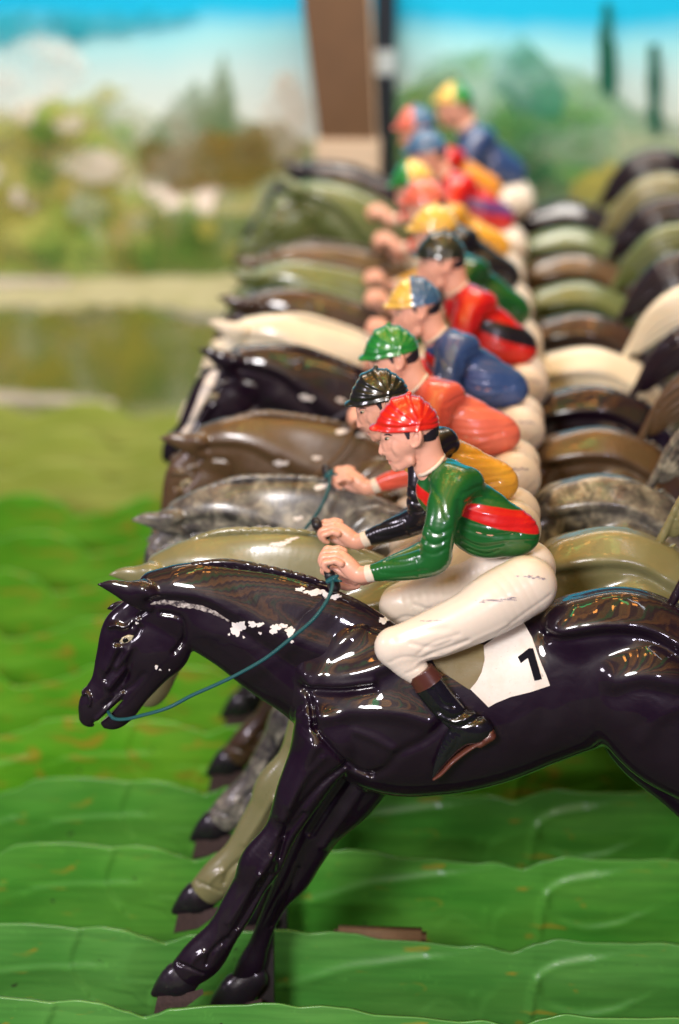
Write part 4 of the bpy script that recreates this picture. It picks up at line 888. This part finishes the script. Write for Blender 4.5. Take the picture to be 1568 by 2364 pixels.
PM = {'cloud': paint('paint_cloud', lin(255, 240, 230), lin(250, 236, 226), 6), 'pink': paint('paint_pink', lin(240, 208, 184), lin(222, 186, 156), 7), 'teal': paint('paint_teal', lin(10, 140, 160), lin(24, 168, 190), 5), 'conifer': paint('paint_conifer', lin(56, 100, 46), lin(86, 112, 48), 7, lin(116, 98, 38)), 'bark': paint('paint_brown', lin(112, 88, 36), lin(128, 108, 48), 7),
      'leaf': paint('paint_leaf', lin(150, 152, 72), lin(186, 184, 104), 7, lin(132, 162, 90)), 'bright': paint('paint_bright', lin(112, 164, 66), lin(158, 182, 88), 8, lin(198, 194, 110)), 'deep': paint('paint_deep', lin(62, 104, 44), lin(92, 128, 54), 7), 'cyp': paint('paint_cypress', lin(4, 62, 54), lin(12, 82, 64), 7), 'hill': paint('paint_hill', lin(34, 104, 62), lin(64, 134, 76), 9, lin(108, 158, 84)), 'blue_hill': paint('paint_blue_tree', lin(16, 108, 92), lin(40, 130, 100), 6),
      'sand': paint('paint_sand', lin(196, 196, 142), lin(214, 210, 166), 6), 'hedge': paint('paint_hedge', lin(150, 146, 56), lin(132, 138, 58), 5, lin(112, 130, 62)), 'white': paint('paint_white', lin(214, 206, 190), lin(226, 216, 204), 8), 'field': paint('paint_field', lin(190, 200, 100), lin(170, 190, 92), 6), 'yellow': paint('paint_yellow', lin(188, 176, 80), lin(168, 162, 78), 7), 'mist': paint('paint_mist', lin(176, 186, 160), lin(164, 180, 150), 6)}
def jag(pts, a):
    out = []
    for i in range(len(pts)):
        p, q = pts[i], pts[(i+1) % len(pts)]; n = max(1, int(math.dist(p, q)/26))
        for j in range(n): out.append((p[0]+(q[0]-p[0])*j/n+random.uniform(-a, a), p[1]+(q[1]-p[1])*j/n+random.uniform(-a, a)))
    return out
LAY = [0]
def wp(name, mat, pts, a=6, fe=34):
    LAY[0] += 1
    me = wall_poly(jag(pts, a), -LAY[0]*.0008, fe); me.materials.append(PM[mat])
    o = bpy.data.objects.new(name, me); COL.objects.link(o); o.parent = bd
    for v in me.vertices: v.co.z -= zf
    return o
def el(cx, cy, rx, ry, n=12): return [(cx+rx*math.cos(2*math.pi*i/n), cy+ry*math.sin(2*math.pi*i/n)) for i in range(n)]
wp('painted_cloud', 'teal', [(-60, 30), (60, 14), (260, 10), (420, 18), (470, 34), (380, 70), (240, 96), (80, 92), (-60, 130)], 8)
wp('painted_field', 'leaf', [(-200, 300), (0, 290), (150, 230), (300, 280), (420, 420), (620, 360), (720, 300), (760, 420), (760, 660), (-200, 660)])
wp('painted_cloud', 'cloud', el(90, 160, 120, 96), 14, 64)
wp('painted_cloud', 'pink', el(660, 250, 70, 90), 12, 60)
wp('painted_foliage', 'leaf', [(-60, 330), (40, 240), (120, 262), (240, 190), (300, 205), (220, 300), (300, 380), (240, 520), (-60, 560)], 10)
wp('painted_foliage', 'mist', [(180, 250), (280, 220), (360, 260), (420, 330), (470, 400), (400, 420), (320, 360)], 10)
wp('painted_blossom', 'cloud', [(330, 360), (420, 330), (480, 380), (520, 440), (480, 530), (440, 560), (360, 520), (330, 440)], 8, 22)
wp('painted_blossom', 'pink', [(250, 470), (330, 450), (420, 520), (440, 580), (360, 640), (270, 600)], 8, 22)
wp('painted_blossom', 'cloud', [(140, 430), (180, 420), (250, 540), (250, 590), (200, 540)], 6, 22)
wp('painted_blossom', 'white', [(60, 600), (130, 610), (260, 690), (270, 716), (170, 680)], 5, 22)
wp('painted_foliage', 'bright', [(-60, 690), (60, 700), (200, 740), (330, 690), (460, 740), (560, 810), (600, 900), (560, 1100), (-60, 1100)], 10)
wp('painted_tree', 'mist', [(600, 420), (680, 360), (760, 400), (760, 640), (560, 640), (560, 520)], 8)
wp('painted_tree', 'conifer', [(502, 125), (520, 108), (536, 132), (540, 180), (556, 250), (590, 270), (640, 300), (660, 400), (560, 430), (420, 450), (330, 430), (310, 330), (360, 260), (400, 235), (390, 205), (430, 200), (450, 170), (470, 196), (490, 170)], 8, 34)
wp('painted_tree', 'bark', [(320, 320), (420, 300), (560, 290), (650, 260), (720, 330), (700, 400), (560, 440), (420, 450), (330, 410)], 10)
wp('painted_hedge', 'bright', [(-100, 430), (60, 470), (180, 440), (300, 420), (420, 480), (520, 560), (620, 560), (640, 660), (-100, 660)], 10)
wp('painted_hedge', 'yellow', [(-100, 400), (0, 420), (90, 470), (180, 430), (260, 410), (300, 460), (220, 520), (80, 560), (-100, 560)], 10)
wp('painted_hedge', 'deep', [(330, 500), (400, 470), (520, 480), (640, 500), (720, 560), (700, 650), (340, 650)], 10)
wp('painted_blossom', 'white', el(45, 450, 24, 26), 3, 22)
wp('painted_path', 'sand', [(-200, 622), (100, 628), (300, 632), (480, 622), (700, 616), (760, 720), (560, 730), (330, 708), (160, 720), (-200, 700)], 5, 18)
wp('painted_path', 'white', [(-200, 632), (120, 634), (300, 640), (280, 660), (60, 662), (-200, 664)], 3, 18)
wp('painted_hedge', 'hedge', [(-200, 700), (80, 716), (200, 690), (330, 700), (480, 730), (700, 740), (700, 945), (300, 935), (100, 905), (-200, 890)], 7)
wp('painted_path', 'field', [(-200, 930), (320, 945), (700, 940), (700, 1300), (-200, 1300)], 4, 18)
wp('painted_kerb', 'white', [(-200, 884), (0, 892), (120, 902), (250, 912), (305, 928), (285, 944), (100, 930), (-200, 925)], 2, 12)
for i in range(70):                                  # dabs of leaf and blossom in the left thicket
    cx, cy = random.uniform(-40, 660), random.uniform(210, 610); q = random.uniform(14, 46)
    if cx > 300 and cy < 450 or cy < 230: continue
    k = random.choice(['leaf', 'bright', 'yellow', 'mist', 'deep', 'bright', 'yellow'] + (['pink', 'white', 'cloud'] if cy < 480 and cx < 240 else ['deep', 'bark']))
    wp('painted_dab', k, el(cx, cy, q*random.uniform(.9, 1.8), q, 9), 7, 36)
for i in range(30):
    cx, cy = random.uniform(930, 1340), random.uniform(200, 430); q = random.uniform(18, 50)
    wp('painted_dab', random.choice(['hill', 'deep', 'mist', 'bright', 'blue_hill', 'hill']), el(cx, cy, q*random.uniform(.9, 1.8), q, 9), 7, 36)
# right of the post
wp('painted_hill', 'hill', [(900, 200), (980, 120), (1080, 90), (1160, 70), (1260, 130), (1340, 150), (1430, 210), (1500, 230), (1700, 250), (1700, 700), (900, 700)], 18, 36)
wp('painted_tree', 'blue_hill', [(1150, 100), (1200, 60), (1270, 130), (1320, 190), (1300, 280), (1200, 250), (1130, 190)], 8)
wp('painted_cypress', 'cyp', [(1378, 10), (1392, -60), (1412, 10), (1424, 120), (1420, 200), (1400, 220), (1378, 190), (1372, 90)], 4, 14)
wp('painted_cypress', 'cyp', [(1494, 70), (1506, 24), (1520, 80), (1530, 180), (1526, 290), (1500, 300), (1484, 250), (1486, 140)], 4, 14)
wp('painted_tree', 'hill', el(1180, 300, 80, 70), 8)
wp('painted_tree', 'deep', [(900, 250), (960, 170), (1040, 130), (1090, 200), (1080, 330), (900, 360)], 8)
wp('painted_hedge', 'mist', [(1400, 260), (1500, 290), (1700, 280), (1700, 420), (1420, 400)], 8)
wp('painted_hedge', 'yellow', [(1300, 400), (1400, 350), (1560, 330), (1700, 320), (1700, 480), (1300, 490)], 8)
# ---------------------------------------------------------------- brown post and black pipe standing before the backdrop
PY = 12.2*LANE
def prism_taper(x0t, x1t, yt, x0b, x1b, yb, Y, dep):
    a, b, c, d = P(x0t, yt, Y), P(x1t, yt, Y), P(x0b, yb, Y), P(x1b, yb, Y)
    zt, zb = a[2], c[2]; V = []
    for y in (Y, Y+dep): V += [(a[0], y, zt), (b[0], y, zt), (d[0], y, zb), (c[0], y, zb)]
    F = [[3, 2, 1, 0], [4, 5, 6, 7], [0, 1, 5, 4], [1, 2, 6, 5], [2, 3, 7, 6], [3, 0, 4, 7]]; return V, F
wpst = thing('wooden_post', 'broad brown tapered post on a pale plinth in front of the backdrop', 'post', (P(800, 350, PY)[0], PY, zf))
brn = plain('post_brown', (0.105, 0.052, 0.020, 1), .6, .1, .25, 14)
pl = plain('plinth_pale', (0.58, 0.45, 0.33, 1), .6, .1, .08)
def part(name, vf, mat, par):
    me = mesh_py(name, [Vector(v)-Vector(par.location) for v in vf[0]], vf[1], False); me.materials.append(mat); o = bpy.data.objects.new(name, me); COL.objects.link(o); o.parent = par; return o
part('shaft', prism_taper(682, 846, -120, 736, 868, 322, PY, .05), brn, wpst)
part('edge_strip', prism_taper(846, 850, -120, 868, 871, 322, PY+.002, .046), pl, wpst)
part('plinth', box(P(728, 330, PY)[0], P(878, 330, PY)[0], PY-.012, PY+.065, zf, P(800, 322, PY)[2], .004), pl, wpst)
pip = thing('black_pipe', 'thin black pipe with a pale collar beside the brown post', 'pipe', (P(885, 350, PY+.05)[0], PY+.06, zf))
dk = plain('pipe_black', (0.010, 0.014, 0.022, 1), .4, .4)
xx = P(886, 200, PY+.06); tv = lambda y0, y1, r: tube([(P(889, 200, PY+.06)[0], PY+.06, P(886, y0, PY+.06)[2]), (P(889, 200, PY+.06)[0], PY+.06, P(886, y1, PY+.06)[2])], r, 14, 2)
part('shaft', tv(-120, 1100, .024), dk, pip); part('collar', tv(112, 168, .0265), plain('collar_grey', (0.40, 0.46, 0.48, 1), .5), pip)
# ---------------------------------------------------------------- added striped roof, out of view, for coloured reflections in the lacquer
t = NT('reflection_roof_stripes'); co = t.n('ShaderNodeTexCoord'); mp = t.n('ShaderNodeMapping'); mp.inputs['Rotation'].default_value = (0, 0, .5); t.l(co.outputs['Object'], mp.inputs['Vector'])
sx = t.n('ShaderNodeSeparateXYZ'); t.l(mp.outputs[0], sx.inputs[0]); fr = t.n('ShaderNodeMath', operation='MULTIPLY', i_1=1.05); t.l(sx.outputs[0], fr.inputs[0]); f2 = t.n('ShaderNodeMath', operation='FRACT'); t.l(fr.outputs[0], f2.inputs[0])
r = t.ramp(f2.outputs[0], [(0.0, (0.62, 0.27, 0.04, 1)), (.16, (0.05, 0.026, 0.012, 1)), (.34, (0.30, 0.19, 0.04, 1)), (.54, (0.015, 0.26, 0.06, 1)), (.68, (0.05, 0.03, 0.02, 1)), (.82, (0.42, 0.22, 0.045, 1))]); r.node.color_ramp.interpolation = 'CONSTANT'
r = t.mix(t.ramp(t.noise(3.2, 4, .6, dist=1.2), [(.34, (.8, .8, .8, 1)), (.48, (0, 0, 0, 1))]), r, (0.055, 0.032, 0.014, 1)); t.col(r)
rf = t.set(.8, 0, .1, .2)
v, f = box(-3.2, 3.4, -9.0, 2.9, 1.95, 1.98); o = link('reflection_roof', mesh_py('reflection_roof', v, f, False)); o.data.materials.append(rf); o['kind'] = 'structure'
